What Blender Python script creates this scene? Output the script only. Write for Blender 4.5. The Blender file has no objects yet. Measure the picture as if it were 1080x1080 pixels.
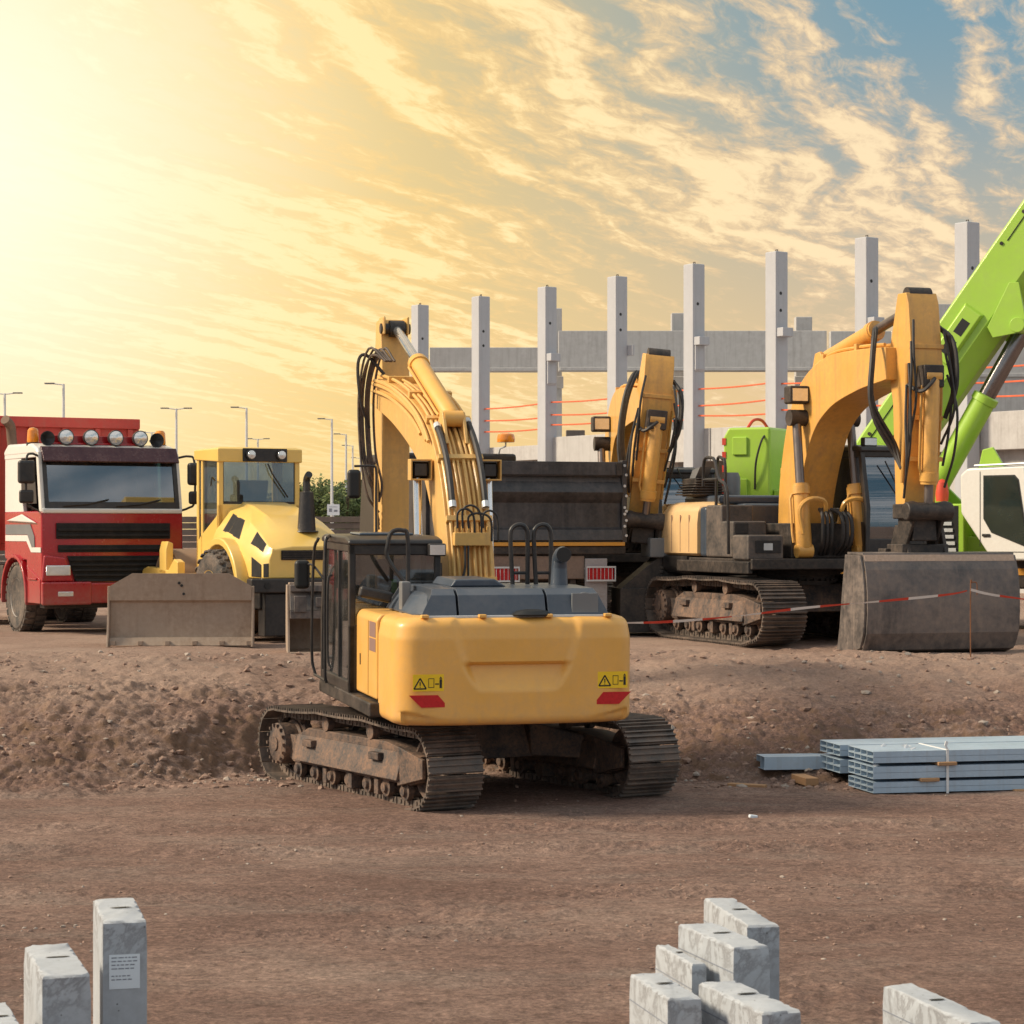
import bpy, bmesh, math, random
from mathutils import Vector, Matrix, noise
R = math.radians
random.seed(7)
scene = bpy.context.scene
COL = scene.collection

# ------------------------------------------------------------------ camera
F = 2400.0            # focal length in photo pixels (1080 wide)
EYE = 2.9
cam_d = bpy.data.cameras.new("camera"); cam = bpy.data.objects.new("camera", cam_d); COL.objects.link(cam)
cam.location = (0, 0, EYE); cam.rotation_euler = (R(90), 0, 0)
cam_d.sensor_width = 36; cam_d.lens = 36 * F / 1080; cam_d.shift_y = 20 / 1080
cam_d.clip_start = 0.5; cam_d.clip_end = 20000
cam_d.dof.use_dof = True; cam_d.dof.focus_distance = 27; cam_d.dof.aperture_fstop = 9
scene.camera = cam

# ------------------------------------------------------------------ light
SUN_AZ, SUN_EL = -94.0, 34.0          # degrees left of the view direction, above the horizon
sd = Vector((math.sin(R(SUN_AZ)) * math.cos(R(SUN_EL)), math.cos(R(SUN_AZ)) * math.cos(R(SUN_EL)), math.sin(R(SUN_EL))))
sl = bpy.data.lights.new("sun", 'SUN'); so = bpy.data.objects.new("sun", sl); COL.objects.link(so)
sl.energy = 4.6; sl.angle = R(12); sl.color = (1.0, 0.84, 0.62)
so.rotation_euler = sd.to_track_quat('Z', 'Y').to_euler()
so.location = (-20, 10, 30)
scene.view_settings.view_transform = 'Standard'; scene.view_settings.look = 'None'
scene.view_settings.exposure = 0.12; scene.view_settings.gamma = 1.0

# ------------------------------------------------------------------ sky
w = bpy.data.worlds.new("World"); scene.world = w; w.use_nodes = True
def build_world():
    nt = w.node_tree; nt.nodes.clear(); N = nt.nodes.new; L = nt.links.new
    def val(x, node_in):
        if isinstance(x, (int, float)): node_in.default_value = x
        elif isinstance(x, tuple): node_in.default_value = x if len(x) == len(node_in.default_value) else x + (1,)
        else: L(x, node_in)
    def m(op, a, b=0.0, c=0.0, clamp=False):
        n = N('ShaderNodeMath'); n.operation = op; n.use_clamp = clamp
        val(a, n.inputs[0]); val(b, n.inputs[1]); val(c, n.inputs[2]); return n.outputs[0]
    def mix(f, a, b):
        n = N('ShaderNodeMix'); n.data_type = 'RGBA'; n.clamp_factor = True
        val(f, n.inputs[0]); val(a, n.inputs[6]); val(b, n.inputs[7]); return n.outputs[2]
    def sm(x, lo, hi):
        n = N('ShaderNodeMapRange'); n.interpolation_type = 'SMOOTHSTEP'; val(x, n.inputs[0])
        n.inputs[1].default_value = lo; n.inputs[2].default_value = hi; return n.outputs[0]
    tc = N('ShaderNodeTexCoord'); sep = N('ShaderNodeSeparateXYZ'); L(tc.outputs['Generated'], sep.inputs[0])
    x, y, z = sep.outputs
    sky = N('ShaderNodeTexSky'); sky.sky_type = 'NISHITA'; sky.sun_disc = False
    sky.sun_elevation = R(SUN_EL); sky.sun_rotation = R(SUN_AZ); sky.air_density = 1.0; sky.dust_density = 1.0
    sc = N('ShaderNodeVectorMath'); sc.operation = 'SCALE'; L(sky.outputs[0], sc.inputs[0]); sc.inputs['Scale'].default_value = 0.075
    base = sc.outputs[0]
    # clouds live on a high level sheet: direction divided by height
    zz = m('ADD', m('MAXIMUM', z, 0.0), 0.045)
    u = m('DIVIDE', x, zz); v = m('DIVIDE', y, zz)
    az = R(19)
    al = m('ADD', m('MULTIPLY', u, math.sin(az)), m('MULTIPLY', v, math.cos(az)))      # along the streaks
    ac = m('SUBTRACT', m('MULTIPLY', u, math.cos(az)), m('MULTIPLY', v, math.sin(az)))  # across them
    def comb(a, b, c=0.0):
        n = N('ShaderNodeCombineXYZ'); val(a, n.inputs[0]); val(b, n.inputs[1]); val(c, n.inputs[2]); return n.outputs[0]
    def nz(vec, s, det, rough, dist):
        n = N('ShaderNodeTexNoise'); n.inputs['Scale'].default_value = s; n.inputs['Detail'].default_value = det
        n.inputs['Roughness'].default_value = rough; n.inputs['Distortion'].default_value = dist
        L(vec, n.inputs['Vector']); return n.outputs[0]
    warp = nz(comb(m('MULTIPLY', al, .45), m('MULTIPLY', ac, .6), 5.0), 1.5, 2, .5, .0)
    ac2 = m('ADD', ac, m('MULTIPLY', m('SUBTRACT', warp, .5), .75))
    big = nz(comb(m('MULTIPLY', al, 0.30), m('MULTIPLY', ac2, 0.8), 3.7), 1.3, 2, .5, .0)
    band = nz(comb(m('MULTIPLY', al, 0.22), m('MULTIPLY', ac2, 5.2), 2.0), 1.2, 1, .5, .0)
    ripple = m('MULTIPLY_ADD', m('SINE', m('MULTIPLY_ADD', ac2, 36.0, m('MULTIPLY', nz(comb(m('MULTIPLY', al, .5), m('MULTIPLY', ac, 1.2), 7.0), 1.5, 2, .5, .0), 14.0))), .5, .5)
    fibre = nz(comb(m('MULTIPLY', al, 1.6), m('MULTIPLY', ac2, 9.0), 4.0), 1.3, 6, .62, .5)
    puff = nz(comb(m('MULTIPLY', al, 5.0), m('MULTIPLY', ac, 13.0), 1.0), 1.4, 6, .66, .5)
    dens = m('ADD', m('ADD', m('ADD', m('MULTIPLY', big, .30), m('MULTIPLY', band, .20)), m('MULTIPLY', ripple, .05)), m('ADD', m('MULTIPLY', fibre, .20), m('MULTIPLY', puff, .26)))
    cover = sm(dens, .445, .55)
    thick = sm(dens, .50, .575)
    # glow of the low evening side of the sky (left of the view)
    gd = Vector((math.sin(R(-15)) * math.cos(R(9)), math.cos(R(-15)) * math.cos(R(9)), math.sin(R(9))))
    dot = N('ShaderNodeVectorMath'); dot.operation = 'DOT_PRODUCT'; L(tc.outputs['Generated'], dot.inputs[0]); dot.inputs[1].default_value = gd
    ang = m('ARCCOSINE', m('MINIMUM', dot.outputs['Value'], 0.99999))
    near = m('SUBTRACT', 1.0, sm(ang, 0.03, 0.27))
    wide = m('SUBTRACT', 1.0, sm(ang, 0.13, 0.44))
    wide2 = m('SUBTRACT', 1.0, sm(ang, 0.3, 1.7))
    low = m('SUBTRACT', 1.0, sm(z, 0.0, 0.235))
    # clear part: the sky node warmed by low haze
    blue = mix(.85, base, (.185, .33, .41))
    clear = mix(m('MULTIPLY', low, m('ADD', .22, m('MULTIPLY', wide2, .70))), blue, (.90, .60, .275))
    clear = mix(m('MULTIPLY', wide, .88), clear, (.90, .64, .235))
    clear = mix(m('MULTIPLY', near, .55), clear, (1.02, .82, .42))
    clear = mix(m('MULTIPLY', sm(ang, .5, 1.5), .75), clear, blue)
    # cloud colour
    cl_far = mix(thick, (.78, .57, .36), (.98, .76, .47))
    cl_near = mix(thick, (.98, .64, .22), (1.05, .84, .40))
    ccol = mix(wide, cl_far, cl_near)
    ccol = mix(m('MULTIPLY', sm(ang, .45, 1.3), 1.0), ccol, (.97, .92, .88))
    fade = m('SUBTRACT', 1.0, m('MULTIPLY', m('SUBTRACT', 1.0, sm(z, 0.0, 0.08)), .85))
    cov = m('MULTIPLY', m('MULTIPLY', cover, fade), m('SUBTRACT', 1.0, m('MULTIPLY', near, .55)))
    skyc = mix(m('MULTIPLY', cov, .92), clear, ccol)
    hot = m('SUBTRACT', 1.0, sm(ang, .0, .23))
    skyc = mix(m('MULTIPLY', hot, .80), skyc, (1.13, 1.05, .86))
    below = mix(sm(z, -.06, -.002), (.26, .20, .16), skyc)
    bg = N('ShaderNodeBackground'); L(below, bg.inputs[0]); bg.inputs[1].default_value = 1.0
    out = N('ShaderNodeOutputWorld'); L(bg.outputs[0], out.inputs[0])
build_world()

# ================================================================== materials
def _ramp(nt, fac, stops):
    r = nt.nodes.new('ShaderNodeValToRGB'); nt.links.new(fac, r.inputs[0])
    e = r.color_ramp.elements
    e[0].position, e[0].color = stops[0][0], stops[0][1]
    e[1].position, e[1].color = stops[-1][0], stops[-1][1]
    for p, c in stops[1:-1]:
        k = e.new(p); k.color = c
    return r.outputs[0]
def mat(name, rgb, rough=.5, metal=0., dirt=.25, dcol=(.23, .155, .11), scale=3., bump=.02, vary=.12, low=0., coat=0., streak=0.):
    """paint / metal / concrete with its own dust, stains and fine relief; `low` adds mud towards the ground (object z)"""
    mt = bpy.data.materials.new(name); mt.use_nodes = True; nt = mt.node_tree; N = nt.nodes.new; L = nt.links.new
    b = nt.nodes['Principled BSDF']; b.inputs['Roughness'].default_value = rough; b.inputs['Metallic'].default_value = metal
    b.inputs['Coat Weight'].default_value = coat; b.inputs['Coat Roughness'].default_value = .12
    tc = N('ShaderNodeTexCoord')
    def nz(s, det=6, rg=.6, dist=0., sc=None):
        n = N('ShaderNodeTexNoise'); n.inputs['Scale'].default_value = s; n.inputs['Detail'].default_value = det
        n.inputs['Roughness'].default_value = rg; n.inputs['Distortion'].default_value = dist
        if sc:
            mp = N('ShaderNodeMapping'); mp.inputs['Scale'].default_value = sc; L(tc.outputs['Object'], mp.inputs[0]); L(mp.outputs[0], n.inputs['Vector'])
        else: L(tc.outputs['Object'], n.inputs['Vector'])
        return n.outputs[0]
    n1 = nz(scale); n2 = nz(scale * 7, 8, .7)
    lo = tuple(c * (1 - vary) for c in rgb) + (1,); hi = tuple(min(1, c * (1 + vary)) for c in rgb) + (1,)
    base = _ramp(nt, n1, [(.3, lo), (.7, hi)])
    dm = N('ShaderNodeMath'); dm.operation = 'MULTIPLY'; L(n1, dm.inputs[0]); L(n2, dm.inputs[1])
    mask = _ramp(nt, dm.outputs[0], [(.16, (0, 0, 0, 1)), (.46, (1, 1, 1, 1))])
    amt = N('ShaderNodeMath'); amt.operation = 'MULTIPLY'; L(mask, amt.inputs[0]); amt.inputs[1].default_value = dirt * 1.6
    last = amt.outputs[0]
    if low:
        sp = N('ShaderNodeSeparateXYZ'); L(tc.outputs['Object'], sp.inputs[0])
        mr = N('ShaderNodeMapRange'); L(sp.outputs[2], mr.inputs[0]); mr.inputs[1].default_value = low; mr.inputs[2].default_value = 0.1
        mu = N('ShaderNodeMath'); mu.operation = 'MULTIPLY'; L(mr.outputs[0], mu.inputs[0])
        q = _ramp(nt, n2, [(.3, (.35, .35, .35, 1)), (.6, (1, 1, 1, 1))]); L(q, mu.inputs[1])
        ad = N('ShaderNodeMath'); ad.operation = 'ADD'; ad.use_clamp = True; L(last, ad.inputs[0]); L(mu.outputs[0], ad.inputs[1]); last = ad.outputs[0]
    if streak:
        s = nz(1.0, 5, .6, .0, (9, 9, .55)); q = _ramp(nt, s, [(.5, (0, 0, 0, 1)), (.72, (1, 1, 1, 1))])
        mu = N('ShaderNodeMath'); mu.operation = 'MULTIPLY'; L(q, mu.inputs[0]); mu.inputs[1].default_value = streak
        ad = N('ShaderNodeMath'); ad.operation = 'ADD'; ad.use_clamp = True; L(last, ad.inputs[0]); L(mu.outputs[0], ad.inputs[1]); last = ad.outputs[0]
    mx = N('ShaderNodeMix'); mx.data_type = 'RGBA'; L(last, mx.inputs[0]); L(base, mx.inputs[6]); mx.inputs[7].default_value = dcol + (1,)
    L(mx.outputs[2], b.inputs['Base Color'])
    rr = N('ShaderNodeMapRange'); L(last, rr.inputs[0]); rr.inputs[3].default_value = rough; rr.inputs[4].default_value = min(1, rough + .4)
    L(rr.outputs[0], b.inputs['Roughness'])
    if metal:
        rm = N('ShaderNodeMapRange'); L(last, rm.inputs[0]); rm.inputs[3].default_value = metal; rm.inputs[4].default_value = 0.; L(rm.outputs[0], b.inputs['Metallic'])
    bp = N('ShaderNodeBump'); bp.inputs['Strength'].default_value = .5; bp.inputs['Distance'].default_value = bump
    L(n2, bp.inputs['Height']); L(bp.outputs[0], b.inputs['Normal'])
    return mt
def glass(name, tint, refl=.5):
    mt = bpy.data.materials.new(name); mt.use_nodes = True; nt = mt.node_tree; nt.nodes.clear(); N = nt.nodes.new; L = nt.links.new
    o = N('ShaderNodeOutputMaterial'); t = N('ShaderNodeBsdfTransparent'); t.inputs[0].default_value = tint + (1,)
    g = N('ShaderNodeBsdfGlossy'); g.inputs['Roughness'].default_value = .03; g.inputs[0].default_value = (.85, .92, 1, 1)
    lw = N('ShaderNodeLayerWeight'); lw.inputs[0].default_value = .35
    mr = N('ShaderNodeMapRange'); L(lw.outputs['Fresnel'], mr.inputs[0]); mr.inputs[3].default_value = refl * .22; mr.inputs[4].default_value = min(1, refl * 1.5)
    # a film of dust on the pane
    d = N('ShaderNodeBsdfDiffuse'); d.inputs[0].default_value = (.32, .29, .26, 1)
    tc = N('ShaderNodeTexCoord'); n = N('ShaderNodeTexNoise'); n.inputs['Scale'].default_value = 3.5; n.inputs['Detail'].default_value = 6; L(tc.outputs['Object'], n.inputs['Vector'])
    q = _ramp(nt, n.outputs[0], [(.35, (.02, .02, .02, 1)), (.7, (.16, .16, .16, 1))])
    m1 = N('ShaderNodeMixShader'); L(q, m1.inputs[0]); L(t.outputs[0], m1.inputs[1]); L(d.outputs[0], m1.inputs[2])
    m2 = N('ShaderNodeMixShader'); L(mr.outputs[0], m2.inputs[0]); L(m1.outputs[0], m2.inputs[1]); L(g.outputs[0], m2.inputs[2])
    L(m2.outputs[0], o.inputs[0]); return mt

YEL = mat("yellow paint", (.80, .42, .085), .40, 0, .20, (.48, .31, .18), 1.6, .004, .08, coat=.2, streak=.12, low=1.28)
YELD = mat("worn yellow paint", (.76, .45, .13), .42, 0, .30, (.36, .22, .12), 2.2, .004, .12, coat=.1, streak=.22)
YELB = mat("roller yellow paint", (.84, .55, .13), .34, 0, .10, (.50, .38, .25), 1.5, .002, .06, coat=.5)
HOOD = mat("slate grey hood plastic", (.045, .062, .088), .34, 0, .12, (.25, .22, .20), 1.6, .002, .1, coat=.2)
BLK = mat("black painted steel", (.016, .016, .018), .35, 0, .15, (.17, .13, .10), 3., .003, .2)
DARK = mat("dark dusty steel", (.025, .023, .023), .5, .2, .32, (.19, .135, .10), 3., .006, .2)
TRK = mat("muddy track steel", (.13, .115, .105), .45, .55, .55, (.235, .155, .11), 5., .010, .25)
FRM = mat("muddy track frame", (.045, .042, .044), .55, .1, .85, (.235, .145, .10), 4.2, .016, .2, streak=.25)
RUB = mat("rubber hose", (.02, .02, .022), .55, 0, .2, (.16, .12, .09), 6., .003, .2)
TYRE = mat("dusty tyre rubber", (.045, .043, .042), .8, 0, .75, (.21, .16, .125), 4., .008, .2)
CHR = mat("chromed rod", (.72, .73, .75), .16, .95, .04, (.3, .25, .2), 4., .0005, .05)
ODR = mat("dull piston rod", (.20, .17, .16), .32, .8, .2, (.2, .14, .1), 4., .001, .1)
BUCK = mat("scuffed bucket steel", (.11, .10, .098), .40, .3, .75, (.23, .18, .15), 1.6, .010, .30, streak=.45)
BLADE = mat("dirty blade steel", (.40, .31, .24), .6, .2, .55, (.26, .185, .135), 1.8, .006, .18, streak=.3)
RED = mat("red truck paint", (.38, .006, .014), .25, 0, .06, (.28, .15, .12), 2.0, .002, .1, coat=.5, low=.9)
REDB = mat("dusty red tipper paint", (.62, .06, .045), .5, 0, .30, (.42, .17, .12), 1.2, .003, .12, streak=.25)
WHT = mat("white truck paint", (.74, .72, .68), .35, 0, .15, (.45, .37, .30), 2., .002, .05, coat=.2)
GREY = mat("grey stripe", (.16, .17, .18), .4, 0, .15, (.25, .2, .17), 2., .002, .08)
GRN = mat("lime green crane paint", (.36, .60, .055), .38, 0, .20, (.30, .36, .12), 1.2, .001, .05, coat=.3)
ALU = mat("pale painted metal", (.62, .64, .65), .4, .2, .15, (.35, .32, .3), 3., .002, .08)
CONC = mat("precast concrete", (.46, .47, .50), .85, 0, .22, (.34, .34, .35), .6, .004, .08, streak=.35)
CONB = mat("beam concrete", (.50, .49, .48), .85, 0, .35, (.30, .28, .27), .5, .006, .12, streak=.35)
CND = mat("weathered dark concrete", (.16, .135, .12), .9, 0, .5, (.10, .08, .07), .6, .006, .2, streak=.3)
BARK = mat("tree bark", (.07, .05, .035), .9, 0, .4, (.1, .09, .06), 2, .02, .2)
WOOD = mat("rough timber", (.42, .24, .12), .8, 0, .35, (.2, .13, .08), 4, .006, .2)
STEEL = mat("galvanised steel", (.40, .52, .64), .42, .2, .22, (.30, .30, .31), 2.5, .002, .12, streak=.3)
STRAP = mat("white strap", (.72, .72, .72), .6, 0, .1, (.4, .35, .3), 4, .001, .05)
LENS = mat("clear lamp lens", (.78, .78, .76), .08, .6, .05, (.4, .35, .3), 9, .002, .1, coat=1.)
AMB = mat("amber beacon lens", (.85, .26, .01), .2, 0, .06, (.5, .3, .1), 9, .002, .15, coat=.8)
RLT = mat("red reflector", (.52, .003, .006), .45, 0, .04, (.4, .1, .08), 30, .002, .15)
STK = mat("warning sticker yellow", (.86, .56, .01), .4, 0, .05, (.5, .4, .2), 5, .0005, .05)
INK = mat("black print", (.012, .012, .012), .5, 0, .02, (.05, .05, .05), 5, .0002, .05)
PAPER = mat("paper label", (.70, .76, .82), .6, 0, .08, (.5, .5, .5), 9, .0004, .04)
PRINT = mat("faded grey print", (.20, .22, .27), .7, 0, .05, (.4, .4, .4), 9, .0004, .1)
ORNG = mat("orange rope", (.78, .13, .04), .6, 0, .1, (.5, .3, .2), 9, .001, .1)
YELO = mat("orange yellow machine paint", (.76, .40, .085), .40, 0, .30, (.34, .19, .10), 2.2, .004, .14, coat=.15, streak=.3)
VENT = mat("matt black vent mesh", (.012, .012, .013), .9, 0, .15, (.10, .08, .06), 6, .003, .2)
PINK = mat("brown decal", (.25, .15, .13), .5, 0, .1, (.3, .22, .16), 4, .001, .05)
SEATM = mat("seat cloth", (.03, .03, .034), .9, 0, .15, (.15, .12, .1), 5, .004, .1)
HIVIS = mat("high visibility cloth", (.30, .62, .04), .8, 0, .1, (.2, .3, .1), 5, .004, .1)
ORED = mat("red painted steel", (.62, .05, .03), .45, 0, .15, (.3, .15, .1), 5, .002, .1)
ORST = mat("orange painted sill", (.72, .33, .035), .5, 0, .25, (.3, .2, .12), 4, .002, .1, streak=.2)
GLS = glass("tinted cab glass", (.62, .64, .64), .5)
GLC = glass("clear cab glass", (.70, .74, .76), .5)
GLB = glass("blue tinted glass", (.16, .27, .33), .75)

# ================================================================== mesh helpers
class MB:
    def __init__(s, M=None): s.v = []; s.f = []; s.M = M or Matrix()
    def add(s, vs, fs, M=None):
        o = len(s.v); T = s.M @ M if M else s.M
        s.v += [T @ Vector(p) for p in vs]; s.f += [[i + o for i in f] for f in fs]; return s
    def box(s, x0, x1, y0, y1, z0, z1, M=None):
        vs = [(x, y, z) for z in (z0, z1) for y in (y0, y1) for x in (x0, x1)]
        return s.add(vs, [(0, 2, 3, 1), (4, 5, 7, 6), (0, 1, 5, 4), (2, 6, 7, 3), (0, 4, 6, 2), (1, 3, 7, 5)], M)
    def prism(s, poly, ax, lo, hi, M=None):
        def P(a, b, c): return (c, a, b) if ax == 'x' else (a, c, b) if ax == 'y' else (a, b, c)
        n = len(poly); vs = [P(a, b, lo) for a, b in poly] + [P(a, b, hi) for a, b in poly]
        return s.add(vs, [tuple(range(n)), tuple(range(2 * n - 1, n - 1, -1))] + [(i, (i + 1) % n, n + (i + 1) % n, n + i) for i in range(n)], M)
    def loft(s, secs, close=True, caps=True):
        n = len(secs[0]); vs = [p for q in secs for p in q]; fs = []
        for k in range(len(secs) - 1):
            for i in range(n if close else n - 1):
                j = (i + 1) % n; fs.append((k * n + i, k * n + j, (k + 1) * n + j, (k + 1) * n + i))
        if caps and close: fs += [tuple(range(n))[::-1], tuple(range((len(secs) - 1) * n, len(secs) * n))]
        return s.add(vs, fs)
    def tube(s, pts, r, n=8, r1=None):
        pts = [Vector(p) for p in pts]; secs = []; up = None
        for i, p in enumerate(pts):
            t = (pts[min(i + 1, len(pts) - 1)] - pts[max(i - 1, 0)]).normalized()
            if up is None: up = t.orthogonal().normalized()
            up = (up - t * up.dot(t)); up = up.normalized() if up.length > 1e-6 else t.orthogonal().normalized()
            b = t.cross(up); rr = r if r1 is None else r + (r1 - r) * i / (len(pts) - 1)
            secs.append([p + (up * math.cos(2 * math.pi * k / n) + b * math.sin(2 * math.pi * k / n)) * rr for k in range(n)])
        return s.loft(secs)
    def lathe(s, prof, M=None, n=24):
        """profile (radius, height) round local z"""
        o = MB(s.M @ M if M else s.M); secs = [[(r * math.cos(2 * math.pi * k / n), r * math.sin(2 * math.pi * k / n), z) for k in range(n)] for r, z in prof]
        o.loft(secs); off = len(s.v); s.v += o.v; s.f += [[i + off for i in f] for f in o.f]; return s
def along(p0, p1):
    p0 = Vector(p0); d = Vector(p1) - p0
    return Matrix.Translation(p0) @ d.to_track_quat('Z', 'Y').to_matrix().to_4x4(), d.length
def crom(pts, n=6):
    P = [Vector(p) for p in pts]; P = [P[0] * 2 - P[1]] + P + [P[-1] * 2 - P[-2]]; out = []
    for i in range(1, len(P) - 2):
        for k in range(n):
            t = k / n; a, b, c, d = P[i - 1:i + 3]
            out.append(.5 * ((2 * b) + (c - a) * t + (2 * a - 5 * b + 4 * c - d) * t * t + (3 * b - 3 * c + d - a) * t ** 3))
    out.append(P[-2]); return out
def link(name, me, parent=None):
    o = bpy.data.objects.new(name, me); COL.objects.link(o)
    if parent: o.parent = parent
    return o
def build(mb, name, m, parent=None, bev=0., ang=32, seg=2):
    me = bpy.data.meshes.new(name); me.from_pydata([tuple(v) for v in mb.v], [], mb.f); me.materials.append(m)
    bm = bmesh.new(); bm.from_mesh(me); bmesh.ops.recalc_face_normals(bm, faces=bm.faces)
    for f in bm.faces: f.smooth = True
    for e in bm.edges:
        if len(e.link_faces) != 2 or e.calc_face_angle(0) > R(ang): e.smooth = False
    bm.to_mesh(me); bm.free()
    o = link(name, me, parent)
    if bev:
        b = o.modifiers.new("bevel", 'BEVEL'); b.width = bev; b.segments = seg; b.limit_method = 'ANGLE'; b.angle_limit = R(35); b.harden_normals = True
    return o
def tag(o, label=None, cat=None, group=None, kind=None):
    if label: o['label'] = label
    if cat: o['category'] = cat
    if group: o['group'] = group
    if kind: o['kind'] = kind
    return o
def empty(name, loc, yaw=0., pitch=0., scale=1.):
    o = bpy.data.objects.new(name, None); COL.objects.link(o); o.location = loc
    o.rotation_euler = (R(pitch), 0, R(yaw)); o.scale = (scale,) * 3; o.empty_display_size = .3; return o
def at(px, py, d): return Vector(((px - 540) * d / F, d, EYE - (py - 560) * d / F))
def tri_sign(mb, cx, cz, s, M):
    """warning triangle outline with a bang, in the local xz plane"""
    for a, b in (((-.5, 0), (.5, 0)), ((.5, 0), (0, .85)), ((0, .85), (-.5, 0))):
        p = Vector((cx + a[0] * s, 0, cz + a[1] * s)); q = Vector((cx + b[0] * s, 0, cz + b[1] * s)); d = (q - p).normalized(); n = Vector((-d.z, 0, d.x)) * .035 * s * 1.6
        mb.add([p - n, q - n, q + n, p + n], [(0, 1, 2, 3)], M)
    mb.add([(cx - .04 * s, 0, cz + .25 * s), (cx + .04 * s, 0, cz + .25 * s), (cx + .05 * s, 0, cz + .55 * s), (cx - .05 * s, 0, cz + .55 * s)], [(0, 1, 2, 3)], M)
    mb.add([(cx - .04 * s, 0, cz + .1 * s), (cx + .04 * s, 0, cz + .1 * s), (cx + .04 * s, 0, cz + .18 * s), (cx - .04 * s, 0, cz + .18 * s)], [(0, 1, 2, 3)], M)

# ================================================================== ground
def sst(t): t = max(0., min(1., t)); return t * t * (3 - 2 * t)
def lerp(a, b, t): return a + (b - a) * t
PLAT = 1.1
def gz(x, y):
    nl = noise.noise(Vector((x * .45, 3.1, 0))) * .55 + noise.noise(Vector((x * 1.7, 9.1, 0))) * .18
    a = sst((x + 4.3) / 1.5); b = sst((x - .9) / 1.6)
    toe = lerp(lerp(25.4, 27.4, a), 26.3, b) + nl * .8
    h1 = lerp(lerp(.80, .62, a), .52, b) + .12 * noise.noise(Vector((x * .8, 1.7, 2)))
    w1 = lerp(lerp(3.0, 1.0, a), 1.7, b)
    L2 = lerp(4.2, 4.2, b)
    t1 = (y - toe) / w1; t2 = (y - toe - w1 * .8) / L2
    z = h1 * sst(t1) + (PLAT - h1) * sst(t2)
    rough = sst((y - toe + .3) / .6) * (1 - sst((y - 32.0) / 2.2))
    r2 = sst((y - toe + .9) / .9) * (1 - sst((y - toe - w1 - .6) / 1.2))
    p = Vector((x, y, 0)); z0 = z
    if 11 < y < 40 and abs(x) < 16:
        z += rough * (.075 * noise.fractal(p * .9, .8, 2.1, 5) + .026 * noise.fractal(Vector((x * 2.4, y * 2.4, 1)), .30, 2.2, 7) * (.5 + .8 * r2) + .034 * noise.turbulence(Vector((x * 5.5, y * 5.5, 3)), 4, True, noise_basis='VORONOI_F1', amplitude_scale=.6) * (.25 + .9 * r2))
        cl = noise.noise(p * 4.2 + Vector((5, 5, 5))); z += rough * .07 * max(0, cl - .22)
        c3 = noise.noise(p * 8.5 + Vector((1, 5, 5))); z += rough * .035 * max(0, c3 - .12); c4 = noise.noise(Vector((x * 1.8, y * 1.8, 8))); z += r2 * .05 * c4
        ck = 1 - abs(noise.noise(Vector((x * 2.6, y * 1.6, 4))) + .4 * noise.noise(Vector((x * 8, y * 5, 4)))) * 2.2
        z -= r2 * .05 * max(0, ck - .30)
        z += .05 * sst((y - 29) / 2) * (1 - sst((y - 35) / 2)) * noise.noise(Vector((x * .9 + y * .8, y * .5 - x * .2, 2))); z += (1 - rough) * (.006 * noise.fractal(p * 5, .6, 2.2, 4))
        # ploughed-up patches on the yard
        pt = max(0, noise.noise(Vector((x * .35, y * .55, 11))) - .12); z += (1 - rough) * pt * .075 * noise.fractal(p * 4.0, .55, 2.2, 4)
    if y < 40:
        z += .014 * noise.fractal(Vector((x * .7, y * 2.4, 1)), .8, 2.1, 4)
        # wheel ruts crossing the yard
        for yy, am in ((22.4, .035), (20.9, .030), (18.3, .02), (16.6, .02)):
            c = yy + .35 * noise.noise(Vector((x * .25, yy, 0))) + .02 * x
            k = (y - c) / .22
            if abs(k) < 3: z += am * (math.exp(-k * k) * .6 - 1.2 * math.exp(-(k + 1.4) ** 2)) * (.5 + .8 * abs(noise.noise(Vector((x * 1.3, yy, 7))))) + am * .7 * math.exp(-k * k) * noise.noise(Vector((x * 7, y * 9, 0))) + .011 * math.exp(-(k * .8) ** 4) * (1 if math.sin((x + abs(y - c) * 1.2) * 27) > .2 else -.6) * sst(noise.noise(Vector((x * .5, yy, 2))) * 3 + .6)
    return z
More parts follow.
